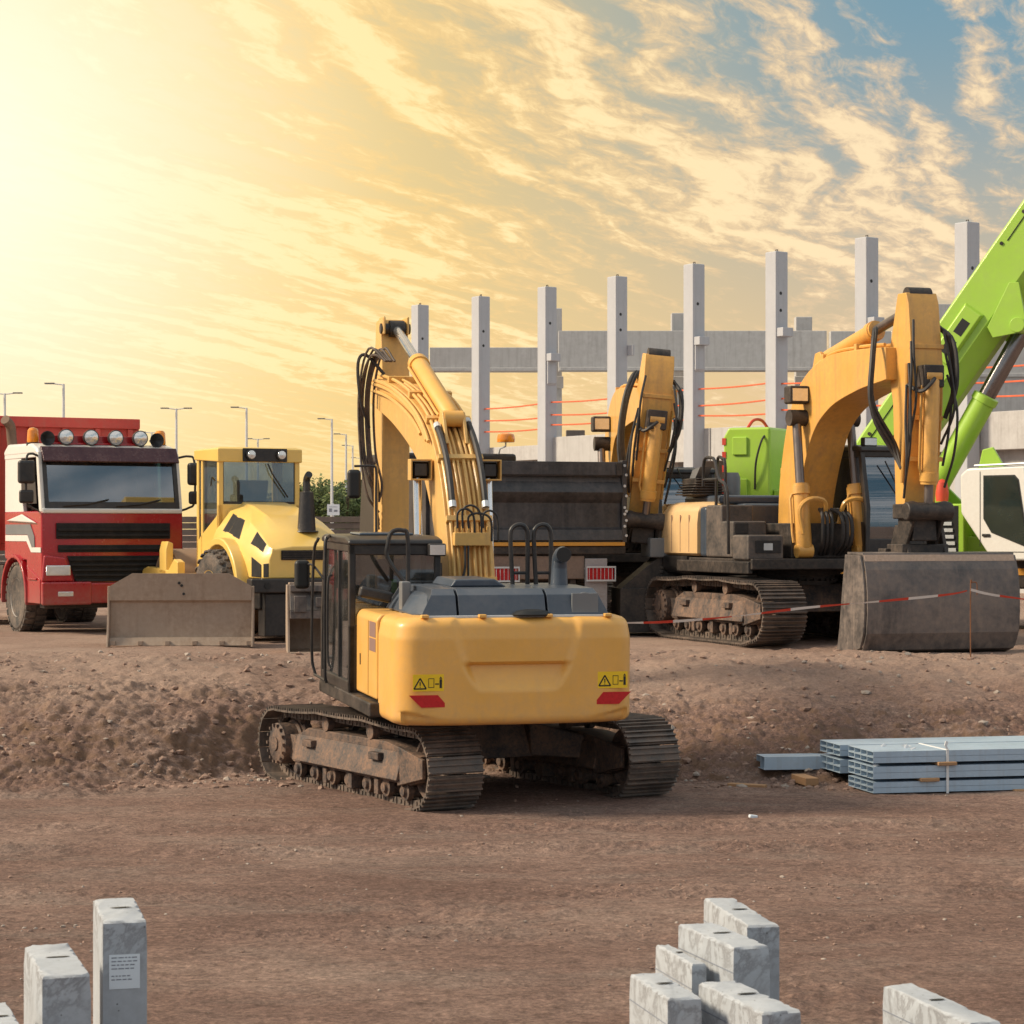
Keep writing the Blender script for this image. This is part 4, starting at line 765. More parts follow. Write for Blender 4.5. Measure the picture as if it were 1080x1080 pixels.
r2 = facing_excavator("excavator", (2.06, 44.0, PLAT), 180 + 7, 1.12, 12, "yellow excavator behind the black tipper, arm hanging to a dark bolted attachment",
    [(.25, 1.45), (.36, 2.3), (.7, 3.10), (1.35, 3.55), (2.6, 3.62), (3.75, 3.60)], [.26, .34, .40, .38, .30, .22], ((4.2, 4.25), (3.9, 1.75)), None, .10, kind=1)
q = MB(); q.box(-.48, .26, 3.6, 4.4, 1.20, 1.50); build(q, "quick_coupler", GREY, r2, .02)
q = MB(); q.prism([(-1.0, .72), (.70, .72), (.12, 1.20), (-.42, 1.20)], 'y', 3.75, 4.30); q.box(-1.02, .72, 3.55, 4.38, .05, .73)
for k in range(14):
    t = 2 * math.pi * k / 14; q.box(-.15 + .22 * math.cos(t) - .03, -.15 + .22 * math.cos(t) + .03, 4.29, 4.335, .98 + .16 * math.sin(t) - .025, .98 + .16 * math.sin(t) + .025)
q.box(-.25, -.05, 4.29, 4.31, .70 + .05, .78)
build(q, "bucket", DARK, r2, .02)

_p = Matrix.Translation((.1, 4.2, 4.2)); _R = _p @ Matrix.Rotation(R(-5), 4, 'Y') @ _p.inverted()
for o in r2.children:
    if o.name.split('.')[0] in ('arm', 'bucket_cylinder', 'linkage'): o.matrix_basis = _R

# ================================================================== red tipper truck
def wheel(root, name, c, r, w, yaw_ax='x', lugs=26, rimm=None, knob=False):
    """tyre with lugs > rim"""
    T = Matrix.Translation(c); M1 = T @ Matrix.Rotation(R(90), 4, 'Y') @ Matrix.Translation((0, 0, -w / 2)); t = MB()
    t.lathe([(r * .56, .02), (r * .62, 0), (r * .90, .0), (r * .97, w * .08), (r, w * .2), (r, w * .8), (r * .97, w * .92), (r * .90, w), (r * .62, w), (r * .56, w - .02)], M1, 40)
    for k in range(lugs):
        a = 2 * math.pi * k / lugs; Q = T @ Matrix.Rotation(a, 4, 'X')
        if knob:
            for j in range(5):
                aa = a + (j % 2) * math.pi / lugs; QQ = T @ Matrix.Rotation(aa, 4, 'X'); t.lathe([(.0, r - .01), (.062, r - .01), (.045, r + .03), (0, r + .03)], QQ @ Matrix.Translation((-w / 2 + w * (j + .5) / 5, 0, 0)), 8)
        else:
            for sx in (-1, 1): t.loft([[(sx * w * .50, -.055, r * .93), (sx * w * .50, .055, r * .93), (sx * w * .50, .055, r * .98), (sx * w * .50, -.055, r * .98)], [(sx * w * .42, -.055, r * .97), (sx * w * .42, .055, r * .97), (sx * w * .42, .055, r + .028), (sx * w * .42, -.055, r + .028)], [(sx * w * .03, -.03, r * .99), (sx * w * .03, .06, r * .99), (sx * w * .03, .06, r + .028), (sx * w * .03, -.03, r + .028)]]) if False else t.add([Q @ Vector(p) if False else p for p in []], [])
            for sx in (-1, 1):
                off = 0 if sx < 0 else math.pi / lugs; QQ = T @ Matrix.Rotation(a + off, 4, 'X'); t.box(min(sx * w * .03, sx * w * .49), max(sx * w * .03, sx * w * .49), -.05, .05, r * .965, r + .024, QQ)
    o = build(t, name, TYRE, root, .006); h = MB()
    h.lathe([(0, .10), (.10, .08), (.12, .10), (r * .30, .12), (r * .36, .08), (r * .50, .06), (r * .57, .01), (r * .57, w - .01), (r * .50, w - .06), (r * .36, w - .08), (r * .30, w - .12), (.12, w - .10), (.10, w - .06), (0, w - .06)], M1, 32)
    for k in range(10):
        a = 2 * math.pi * k / 10
        for zz in (.07, w - .10): h.lathe([(0, 0), (.018, 0), (.018, .03), (0, .03)], M1 @ Matrix.Translation((r * .33 * math.cos(a), r * .33 * math.sin(a), zz)), 6)
    build(h, "rim", rimm or RIM, o); return o
RIM = mat("dusty wheel rim", (.36, .33, .31), .5, .2, .45, (.25, .19, .15), 5, .003, .1)

def red_truck():
    r = empty("tipper_truck", (-7.02, 40.1, PLAT), 180 + 29, 0, 1.065); tag(r, "red and white tipper truck facing the yard, four round lamps on its cab roof", "truck")
    # lower cab
    q = MB(); q.prism([(-.02, .55), (.0, 1.1), (-.02, 2.02), (-2.1, 2.02), (-2.1, 1.25), (-2.05, 1.2), (-.85, 1.2), (-.75, .55)], 'x', -1.22, 1.22); c = build(q, "cab", RED, r, .05, 40)
    # upper cab: pillars, roof, back
    q = MB()
    for sx in (-1, 1):
        x0, x1 = (sx * 1.22, sx * 1.12) if sx < 0 else (1.12, 1.22)
        q.prism([(-.02, 2.0), (-.16, 2.0), (-.34, 2.98), (-.22, 3.0)], 'x', x0, x1); q.prism([(-2.1, 2.0), (-1.05, 2.0), (-1.15, 2.25), (-1.2, 2.9), (-2.1, 2.98)], 'x', x0 + .01, x1 - .01); q.box(x0, x1, -2.1, -.24, 2.90, 3.0)
    q.box(-1.2, 1.2, -2.1, -2.04, 2.0, 2.98); q.prism([(.005, 1.98), (.01, 2.05), (-.05, 2.08), (-.05, 1.98)], 'x', -1.2, 1.2)
    build(q, "cab_frame", WHT, c, .02)
    q = MB(); q.prism([(-.20, 2.95), (-.30, 3.06), (-.6, 3.14), (-1.9, 3.16), (-2.12, 3.05), (-2.12, 2.95)], 'x', -1.23, 1.23); build(q, "roof", WHT, c, .05)
    q = MB(); q.prism([(-.04, 2.06), (-.035, 2.06), (-.225, 2.96), (-.23, 2.96)], 'x', -1.13, 1.13); build(q, "windscreen", GLB, c)
    q = MB(); q.prism([(-.02, 2.05), (-.01, 2.05), (-.035, 2.17), (-.045, 2.17)], 'x', -1.16, 1.16)
    for sx in (-1, 1): q.prism([(-.02, 2.05), (-.01, 2.05), (-.205, 2.96), (-.215, 2.96)], 'x', sx * 1.16 if sx < 0 else 1.09, -1.09 if sx < 0 else 1.16)
    build(q, "windscreen_seal", BLK, c)
    q = MB(); q.prism([(-.08, 2.82), (-.04, 2.84), (-.20, 3.08), (-.28, 3.08)], 'x', -1.17, 1.17); build(q, "sun_visor", mat("smoked red visor", (.055, .012, .018), .2, 0, .25, (.2, .12, .1), 3, .002), c, .01)
    q = MB(); q.prism([(-1.0, 2.14), (-.24, 2.14), (-.40, 2.86), (-1.12, 2.86), (-1.08, 2.3)], 'x', -1.232, -1.225); q.prism([(-1.0, 2.14), (-.24, 2.14), (-.40, 2.86), (-1.12, 2.86), (-1.08, 2.3)], 'x', 1.225, 1.232); build(q, "door_window", BLK, c)
    for xs in (-.55, .35):
        build(MB().tube([(xs + .5, .0, 2.1), (xs + .1, -.0, 2.13), (xs - .28, -.035, 2.21)], .012, 5), "wiper", BLK, c)
    # dashboard clutter seen through the glass
    q = MB(); q.box(-1.05, 1.05, -.55, -.16, 1.9, 2.10); build(q, "dashboard", SEATM, c, .02)
    q = MB(); q.lathe([(0, 0), (.05, 0), (.05, .12), (.02, .17), (.02, .2), (0, .2)], Matrix.Translation((.05, -.3, 2.1)), 12); build(q, "bottle", PAPER, c)
    q = MB(); q.box(.65, .95, -.4, -.25, 2.1, 2.2); build(q, "vest", HIVIS, c, .03)
    for sx in (-.65, .65): build(MB().box(sx - .25, sx + .25, -1.6, -1.4, 1.7, 2.65), "seat", SEATM, c, .06)
    # grille
    q = MB(); q.box(-.98, .98, .0, .02, 1.56, 1.82); q.box(-.95, .95, .0, .02, 1.34, 1.46)
    q.add([(-.80, .018, 1.28), (.80, .018, 1.28), (.66, .018, .86), (-.66, .018, .86)], [(0, 1, 2, 3)])
    for z0, z1, w_ in ((1.60, 1.64, .96), (1.69, 1.73, .96), (1.38, 1.41, .93)): q.box(-w_, w_, .02, .05, z0, z1)
    for k in range(5): w_ = .77 - k * .028; q.box(-w_, w_, .018, .055, 1.20 - k * .085, 1.235 - k * .085)
    build(q, "grille", VENT, c, .006)
    q = MB(); q.box(-1.24, -.40, .0, .10, .48, .86); q.box(.40, 1.24, 0, .10, .48, .86); q.box(-.42, .42, .0, .085, .50, .84)
    for sx in (-1, 1): q.prism([(sx * 1.24, .86), (sx * .70, .86), (sx * .84, 1.26), (sx * 1.20, 1.30)], 'y', .0, .07)
    build(q, "bumper", RED, r, .03)
    for sx in (-1, 1):
        a, b = sorted((sx * .76, sx * 1.17)); h = build(MB().box(a, b, .06, .095, .96, 1.13), "headlight", LENS, r, .025); h2 = build(MB().box(*sorted((sx * .72, sx * .98)), .095, .115, .62, .70), "fog_lamp", LENS, r, .01)
    # side: stripes, fender, step
    for sx in (-1, 1):
        a, b = sorted((sx * 1.222, sx * 1.232)); q = MB(); q.prism([(-2.0, 1.62), (-.75, 1.62), (-.52, 1.42), (-.03, 1.42), (-.03, 1.34), (-.55, 1.34), (-.80, 1.52), (-2.0, 1.52)], 'x', a, b); build(q, "white_stripe", WHT, c)
        q = MB(); q.prism([(-2.0, 1.80), (-.6, 1.80), (-.38, 1.60), (-.36, 1.425), (-.51, 1.425), (-.74, 1.63), (-2.0, 1.63)], 'x', a, b); build(q, "grey_stripe", GREY, c)
        q = MB(); q.prism([(-1.9, 1.86), (-1.0, 1.97), (-.2, 1.82), (-.7, 1.83)], 'x', *sorted((sx * 1.225, sx * 1.27))); build(q, "fairing", WHT, c, .02)
        q = MB(); arc = [(-1.45 + .72 * math.cos(R(t)), .58 + .72 * math.sin(R(t))) for t in range(-10, 191, 15)]; arc2 = [(-1.45 + .66 * math.cos(R(t)), .58 + .66 * math.sin(R(t))) for t in range(190, -11, -15)]
        q.prism(arc + arc2, 'x', *sorted((sx * .85, sx * 1.27))); q.prism([(-.74, .5), (-.05, .5), (-.05, .9), (-.74, 1.1)], 'x', *sorted((sx * .9, sx * 1.235))); q.box(*sorted((sx * 1.23, sx * 1.26)), -.65, -.2, .88, .92); build(q, "mudguard", RED, r, .02)
        m_ = MB(); m_.tube(crom([(sx * 1.2, -.25, 2.92), (sx * 1.36, -.12, 2.95), (sx * 1.45, -.08, 2.85), (sx * 1.45, -.08, 2.2), (sx * 1.36, -.12, 2.08), (sx * 1.2, -.2, 2.02)], 4), .02, 7); a_ = build(m_, "mirror_arm", BLK, c)
        build(MB().box(*sorted((sx * 1.32, sx * 1.60)), -.12, .02, 2.46, 2.84), "mirror", BLK, a_, .05, seg=3); build(MB().box(*sorted((sx * 1.34, sx * 1.58)), -.10, .0, 2.14, 2.36), "mirror", BLK, a_, .04, seg=3)
        wheel(r, "wheel", (sx * 1.03, -1.45, .57), .57, .38)
        for yy in (-4.9, -6.2): wheel(r, "wheel", (sx * .95, yy, .54), .54, .55)
    # roof lamps, horns, beacons
    rack = build(MB().tube([(-.72, -.55, 3.14), (.95, -.55, 3.14)], .02, 8).box(-.70, .88, -.75, -.62, 3.10, 3.28), "lamp_rack", RED, r, .01)
    for k in range(4):
        x = .66 - k * .43; q = MB(); M1, _ = along((x, -.62, 3.25), (x, -.44, 3.25)); q.lathe([(0, 0), (.07, 0), (.12, .07), (.132, .14), (.132, .17), (.12, .18), (.12, .165)], M1, 24); l = build(q, "roof_lamp", BLK, rack); build(MB().lathe([(0, .16), (.121, .16), (.121, .172), (.06, .19), (0, .195)], M1, 24), "lens", LENS, l)
    for x in (.98, -.92):
        M1, _ = along((x, -.75, 3.22), (x, -.45, 3.22)); q = MB(); q.lathe([(0, 0), (.03, 0), (.035, .15), (.07, .25), (.125, .30), (.115, .30), (.06, .24), (0, .2)], M1, 20); q.box(x - .02, x + .02, -.62, -.58, 3.12, 3.28); build(q, "air_horn", BLK, rack)
    for x in (1.12, -1.10):
        q = MB(); q.lathe([(0, 0), (.11, 0), (.11, .06), (0, .06)], Matrix.Translation((x, -.8, 3.10)), 18); b_ = build(q, "beacon_base", BLK, r); q = MB(); q.lathe([(0, .06), (.095, .06), (.10, .1), (.09, .26), (.06, .30), (0, .31)], Matrix.Translation((x, -.8, 3.10)), 18); build(q, "beacon_lens", AMB, b_)
    # exhaust stack behind cab
    q = MB(); q.tube(crom([(1.0, -2.35, 1.2), (1.0, -2.35, 2.9), (1.02, -2.35, 3.30), (1.06, -2.30, 3.50), (1.18, -2.2, 3.60)], 5), .085, 12); build(q, "exhaust_stack", mat("rusty exhaust", (.16, .11, .08), .7, .3, .5, (.25, .15, .1), 5, .004), r)
    # chassis
    q = MB()
    for sx in (-1, 1): q.box(*sorted((sx * .34, sx * .44)), -8.3, -.3, .75, 1.02)
    q.box(-.9, .9, -1.55, -1.35, .48, .66); q.box(-.45, .45, -2.0, -.4, .5, 1.15); q.box(-.9, .9, -5.0, -4.8, .46, .62); q.box(-.9, .9, -6.3, -6.1, .46, .62); q.box(.5, 1.1, -3.9, -2.6, .6, 1.1); q.box(-1.1, -.5, -3.9, -2.6, .6, 1.1); q.box(-1.15, 1.15, -.35, -.1, .42, .56); build(q, "chassis", DARK, r, .02)
    # tipper body
    q = MB(); x_, y0, y1, z0, z1 = 1.32, -8.6, -2.62, 1.35, 3.66
    q.box(-x_, x_, y0, y1, z0, z0 + .12); q.box(-x_, -x_ + .06, y0, y1, z0 + .12, z1); q.box(x_ - .06, x_, y0, y1, z0 + .12, z1); q.box(-x_ + .06, x_ - .06, y1 - .06, y1, z0 + .12, z1); q.box(-x_ + .06, x_ - .06, y0, y0 + .06, z0 + .12, z1)
    q.box(-x_ - .05, x_ + .05, y1 + .002, y1 + .08, z1 - .16, z1 + .02)
    for sx in (-1, 1): q.box(*sorted((sx * (x_ + .001), sx * (x_ + .08))), y0, y1, z1 - .14, z1 + .015); 
    for k in range(5): x = -1.2 + 2.4 * k / 4; q.box(x - .05, x + .05, y1, y1 + .06, z0 + .05, z1 - .16)
    for k in range(9):
        y = y0 + .1 + (y1 - y0 - .25) * k / 8
        for sx in (-1, 1): q.box(*sorted((sx * x_, sx * (x_ + .07))), y, y + .12, z0, z1 - .14)
    build(q, "tipper_body", REDB, r, .012)
red_truck()

# ================================================================== soil roller
def roller():
    r = empty("soil_roller", (-3.27, 36.8, PLAT), 28, 0, .98); tag(r, "yellow soil roller with black exhaust stack and rounded engine hood beside the red truck", "roller")
    # hood lofted from the rear (y = 0) to the cab (y = 2)
    q = MB(); secs = []
    for y, hw, zt, ch in ((-.02, .72, 1.58, .10), (.10, .80, 1.66, .20), (.45, .86, 1.88, .34), (.95, .90, 2.10, .44), (1.5, .92, 2.26, .48), (2.05, .92, 2.34, .48)):
        secs.append([(-hw, y, 1.06), (hw, y, 1.06), (hw, y, zt - ch - .12), (hw - .05, y, zt - ch), (hw - ch * .55, y, zt - ch * .30), (hw - ch, y, zt - .05), (hw * .42, y, zt), (-hw * .42, y, zt), (-(hw - ch), y, zt - .05), (-(hw - ch * .55), y, zt - ch * .30), (-(hw - .05), y, zt - ch), (-hw, y, zt - ch - .12)])
    q.loft(secs); h = build(q, "engine_hood", YELB, r, .02, 55)
    # grilles
    q = MB(); q.box(-.52, .52, -.045, -.02, 1.36, 1.52); build(q, "rear_grille", VENT, h, .01)
    for k in range(4): build(MB().box(-.50, .50, -.055, -.045, 1.38 + k * .036, 1.392 + k * .036), "grille_bar", DARK, h)
    build(MB().box(-.28, .0, -.035, -.021, 1.12, 1.145), "maker_plate", INK, h)
    def hull(k, j):
        k0 = min(int(k), len(secs) - 2); return Vector(secs[k0][j]).lerp(Vector(secs[k0 + 1][j]), k - k0)
    def vent(quad, ja, jb, name="side_grille"):
        """an inset vent lying in the hood skin; quad = (k, v) corners between section edges ja and jb"""
        pts = [hull(k, ja).lerp(hull(k, jb), v) for k, v in quad]; c_ = sum(pts, Vector()) / 4; n_ = (pts[1] - pts[0]).cross(pts[3] - pts[0]).normalized(); n_ = n_ if n_.dot(c_ - Vector((0, 1.2, 1.2))) > 0 else -n_
        g = MB(); g.loft([[p - n_ * .03 for p in pts], [p + n_ * .010 for p in pts]]); o_ = build(g, name, VENT, h, .004)
        g = MB(); big = [c_ + (p - c_) * 1.10 for p in pts]; g.loft([[p - n_ * .03 for p in big], [p + n_ * .006 for p in big]]); build(g, "vent_rim", BLK, o_, .004)
    for s_, (A, B_, C_, D_) in ((-1, (0, 11, 10, 9)), (1, (1, 2, 3, 4))):
        vent([(.15, .1), (.80, .1), (.80, .80), (.15, .80)], A, B_)
        vent([(1.1, .1), (1.9, .1), (1.9, .95), (1.1, .75)], A, B_)
        vent([(1.25, .12), (2.3, .2), (2.3, .9), (1.25, .85)], C_, D_)
        vent([(3.2, .1), (4.4, .1), (4.4, .9), (3.5, .9)], C_, D_)
    for sx in (-1, 1):
        # wheel arch
        q = MB(); cy, cz = 1.45, .78; A = [(cy + .95 * math.cos(R(t)), cz + .95 * math.sin(R(t))) for t in range(0, 181, 12)]; B_ = [(cy + .82 * math.cos(R(t)), cz + .82 * math.sin(R(t))) for t in range(180, -1, -12)]; q.prism(A + B_, 'x', *sorted((sx * .80, sx * 1.08))); build(q, "wheel_arch", YELB, r, .03, 50)
        wheel(r, "wheel", (sx * 1.02, 1.35, .76), .74, .52, lugs=26, knob=True, rimm=YELB)
    q = MB(); q.lathe([(.0, 0), (.20, 0), (.195, .02), (.155, .03), (.115, .78), (.06, .80), (.055, .98), (0, .98)], Matrix.Translation((.12, .42, 1.82)) @ Matrix.Diagonal((1, 1, .85, 1)), 24); q.tube(crom([(.12, .42, 2.58), (.12, .42, 2.68), (.12, .38, 2.74), (.12, .31, 2.78)], 4), .06, 12); build(q, "exhaust_stack", BLK, r)
    # bumper / frame
    q = MB(); q.box(-1.08, 1.08, -.14, .10, .82, 1.06); q.box(-.85, .85, .1, 2.4, .55, 1.06); q.box(-.80, .80, .0, .3, .1, .82); q.box(-.5, .5, 1.2, 1.6, .5, .9); build(q, "rear_frame", BLK, r, .03)
    build(MB().lathe([(0, 0), (.055, 0), (.055, .01), (0, .01)], along((-.80, -.145, .94), (-.80, -.155, .94))[0], 16), "tow_eye", INK, r)
    for z in (.28, .70): build(MB().box(.30, .48, -.05, -.04, z, z + .12).box(.30, .48, -.045, .0, z, z + .12), "marker_plate", ALU, r)
    # cab
    x0, x1, y0, y1, z0, z1 = -.84, .66, 2.0, 3.1, 1.15, 3.28; q = MB(); p = .09
    for xx in (x0, x1 - p):
        q.box(xx, xx + p, y0, y0 + .10, 1.3, z1 - .1); q.box(xx, xx + p, y1 - .1, y1, z0, z1 - .1); q.box(xx, xx + p, y0 + .8, y0 + .88, z0, z1 - .1); q.prism([(y0, z0 + .05), (y1, z0 - .15), (y1, z0 + .45), (y0 + .9, z0 + .6), (y0, z0 + 1.0)], 'x', xx, xx + p)
    q.box(x0, x1, y0, y0 + .08, z0, 2.30); q.box(x0, x1, y1 - .08, y1, z0, 1.9)
    c = build(q, "cab", YELB, r, .02)
    q = MB(); q.loft([[(x0 - .03, y0 - .04, z1 - .26), (x1 + .03, y0 - .04, z1 - .26), (x1 + .03, y1 + .05, z1 - .20), (x0 - .03, y1 + .05, z1 - .20)], [(x0 - .03, y0 - .04, z1 - .03), (x1 + .03, y0 - .04, z1 - .03), (x1 + .03, y1 + .05, z1 - .03), (x0 - .03, y1 + .05, z1 - .03)], [(x0 + .06, y0 + .05, z1), (x1 - .06, y0 + .05, z1), (x1 - .06, y1 - .05, z1), (x0 + .06, y1 - .05, z1)]]); build(q, "roof", YELB, c, .02)
    lp = build(MB().box(-.42, .40, y0 - .055, y0 - .038, z1 - .25, z1 - .02), "lamp_panel", BLK, c, .006)
    for x in (-.28, .28):
        M1, _ = along((x, y0 - .05, z1 - .13), (x, y0 - .12, z1 - .13)); l = build(MB().lathe([(0, 0), (.09, 0), (.095, .06), (0, .06)], M1, 20), "rear_lamp", BLK, lp); build(MB().lathe([(0, .055), (.078, .055), (.07, .07), (0, .075)], M1, 20), "lens", LENS, l)
    q = MB(); q.add([(x0 + .04, y0 - .002, 2.32), (x1 - .04, y0 - .002, 2.32), (x1 - .04, y0 - .002, z1 - .27), (x0 + .04, y0 - .002, z1 - .27), (x0 + .04, y0 - .002, 1.95)], [(0, 1, 2, 3), (0, 1, 4)]); build(MB().box(x0 + .05, x1 - .05, y0 + .03, y0 + .036, 2.31, z1 - .26), "rear_window", GLC, c)
    q = MB(); q.box(x0 + .06, x1 - .06, y0 + .02, y0 + .05, 2.30, 2.345); q.box(x0 + .06, x0 + .10, y0 + .02, y0 + .05, 2.3, z1 - .26); q.box(x1 - .10, x1 - .06, y0 + .02, y0 + .05, 2.3, z1 - .26); build(q, "window_seal", BLK, c)
    for xx in (x0 + .02, x1 - .03): build(MB().prism([(y0 + .1, z0 + 1.0), (y1 - .1, z0 + .5), (y1 - .1, z1 - .2), (y0 + .1, z1 - .2)], 'x', xx, xx + .006), "side_window", GLC, c)
    build(MB().box(x0 + .1, x1 - .1, y1 - .05, y1 - .044, 1.9, z1 - .2), "front_window", GLC, c)
    q = MB(); q.box(-.30, .22, y0 + .55, y0 + 1.05, 1.9, 2.25); q.loft([[(-.28, y0 + .45, 2.2), (.2, y0 + .45, 2.2), (.2, y0 + .58, 2.2), (-.28, y0 + .58, 2.2)], [(-.32, y0 + .40, 2.72), (.24, y0 + .40, 2.72), (.24, y0 + .50, 2.72), (-.32, y0 + .50, 2.72)]]); q.tube([(-.04, y1 - .3, 1.9), (-.04, y1 - .45, 2.5)], .03, 8); build(q, "operator_seat", SEATM, c, .03)
    build(MB().tube([(.05, y0 - .03, z1 - .28), (.12, y0 - .05, z1 - .45), (.42, y0 - .03, 2.42)], .014, 6), "wiper", BLK, c)
    for xx in (x0 - .01,): build(MB().tube(crom([(xx - .02, y0 + .1, 2.7), (xx - .12, y0 - .02, 2.75), (xx - .14, y0 - .02, 2.6)], 4), .014, 6), "grab_rail", BLK, c)
    for (yy, zz) in ((y0 + .15, 1.6), (y0 + .2, 1.42)): build(MB().box(x0 - .012, x0 - .002, yy, yy + .07, zz, zz + .10), "door_latch", BLK, c)
    # drum and its frame at the far end
    q = MB(); M1, _ = along((-1.08, 3.95, .76), (1.08, 3.95, .76)); q.lathe([(.62, .12), (.70, .02), (.75, .0), (.76, .03), (.76, 2.13), (.75, 2.16), (.70, 2.14), (.62, 2.04), (.62, .12)], M1, 48); d = build(q, "drum", mat("muddy drum", (.30, .20, .13), .7, .2, .5, (.30, .19, .12), 2, .006, .15), r)
    q = MB()
    for sx in (-1, 1): q.prism([(2.9, .6), (4.9, .6), (5.0, 1.1), (4.5, 1.2), (3.4, 1.15), (3.1, 1.35), (2.9, 1.3)], 'x', *sorted((sx * 1.12, sx * 1.26)))
    q.box(-1.26, 1.26, 4.9, 5.06, .6, 1.12); q.box(-1.12, 1.12, 2.9, 3.04, .6, 1.1); q.box(-.3, .3, 2.4, 2.9, .6, .95)
    q.prism([(-1.26, 1.0), (-1.12, 1.0), (-1.12, 1.62), (-1.22, 1.66), (-1.26, 1.5)], 'y', 3.5, 3.85); build(q, "drum_frame", YELB, r, .02)
roller()

# ================================================================== loose blade and bucket
def blade():
    r = empty("dozer_blade", (-5.16, 35.45, PLAT + .02), 2); tag(r, "wide mud-brown dozer blade with cut upper corners standing on the bank", "blade")
    W = 1.10; prof = [(-.10, 0), (-.02, .04), (.06, .30), (.08, .55), (.05, .75), (.0, .82), (-.06, 1.14)]
    q = MB(); secs = []
    for (y, z) in prof:
        w_ = W if z <= .86 else W
        secs.append((y, z))
    v = [];
    def row(y, z, w, t=.03): return [(-w, y, z), (w, y, z), (w, y + t, z), (-w, y + t, z)]
    q.loft([row(-.10, .0, W), row(-.04, .12, W), row(.045, .125, W), row(.07, .42, W), row(.05, .66, W), row(.035, .68, W), row(-.01, .70, W), row(-.03, .92, W), row(-.06, 1.12, .68 * W)])
    for k in range(6): q.box(-W + .03 + k * .42, -W + .10 + k * .42, -.10 - .02, -.05, .01, .07)
    b = build(q, "blade_face", BLADE, r, .006, 20)
    q = MB()
    for sx in (-1, 1): q.prism([(-.16, -.02), (.10, -.02), (.14, .5), (.10, .92), (.0, .92), (-.02, .5)], 'x', *sorted((sx * (W + .002), sx * (W + .035))))
    build(q, "end_plate", BLADE, r, .006)
    q = MB(); q.box(-.9, .9, .08, .20, .25, .45); q.box(-.9, .9, .06, .16, .75, .88); q.box(-.5, -.35, .08, .7, .2, .9); q.box(.35, .5, .08, .7, .2, .9); build(q, "push_frame", YELB, r, .02)
    q = MB()
    for x, z in ((-.02, .97), (.02, .93), (.05, .80)): q.lathe([(0, 0), (.022, 0), (.022, .012), (0, .012)], along((x, -.045, z), (x, -.075, z))[0], 12)
    build(q, "bolt_heads", INK, b)
blade()
def spare_bucket():
    r = empty("spare_bucket", (-2.93, 34.0, gz(-2.93, 33.7) - .02), 8); tag(r, "narrow dirty digging bucket lying mouth forward beside the near excavator cab", "bucket")
    q = bucket_mesh(.80, 1.02, 0, Matrix()); b = build(q, "shell", BLADE, r, .006, 15)
    q = MB()
    for x in (-.18, .18): q.prism([(-.16, .98), (.3, .98), (.2, 1.12), (-.02, 1.14)], 'x', x - .02, x + .02)
    q.box(-.40, .40, -.36, -.30, .52, .64); q.box(-.34, -.16, -.40, -.34, .62, .86); q.box(-.02, .28, -.40, -.34, .70, .84); q.box(-.40, .40, -.30, -.10, .92, 1.02); q.loft([[(-.4, -.31, .64), (.4, -.31, .64), (.4, -.28, .64), (-.4, -.28, .64)], [(-.4, -.18, .95), (.4, -.18, .95), (.4, -.15, .95), (-.4, -.15, .95)]]); build(q, "hinge_frame", BUCK, r, .01)
spare_bucket()

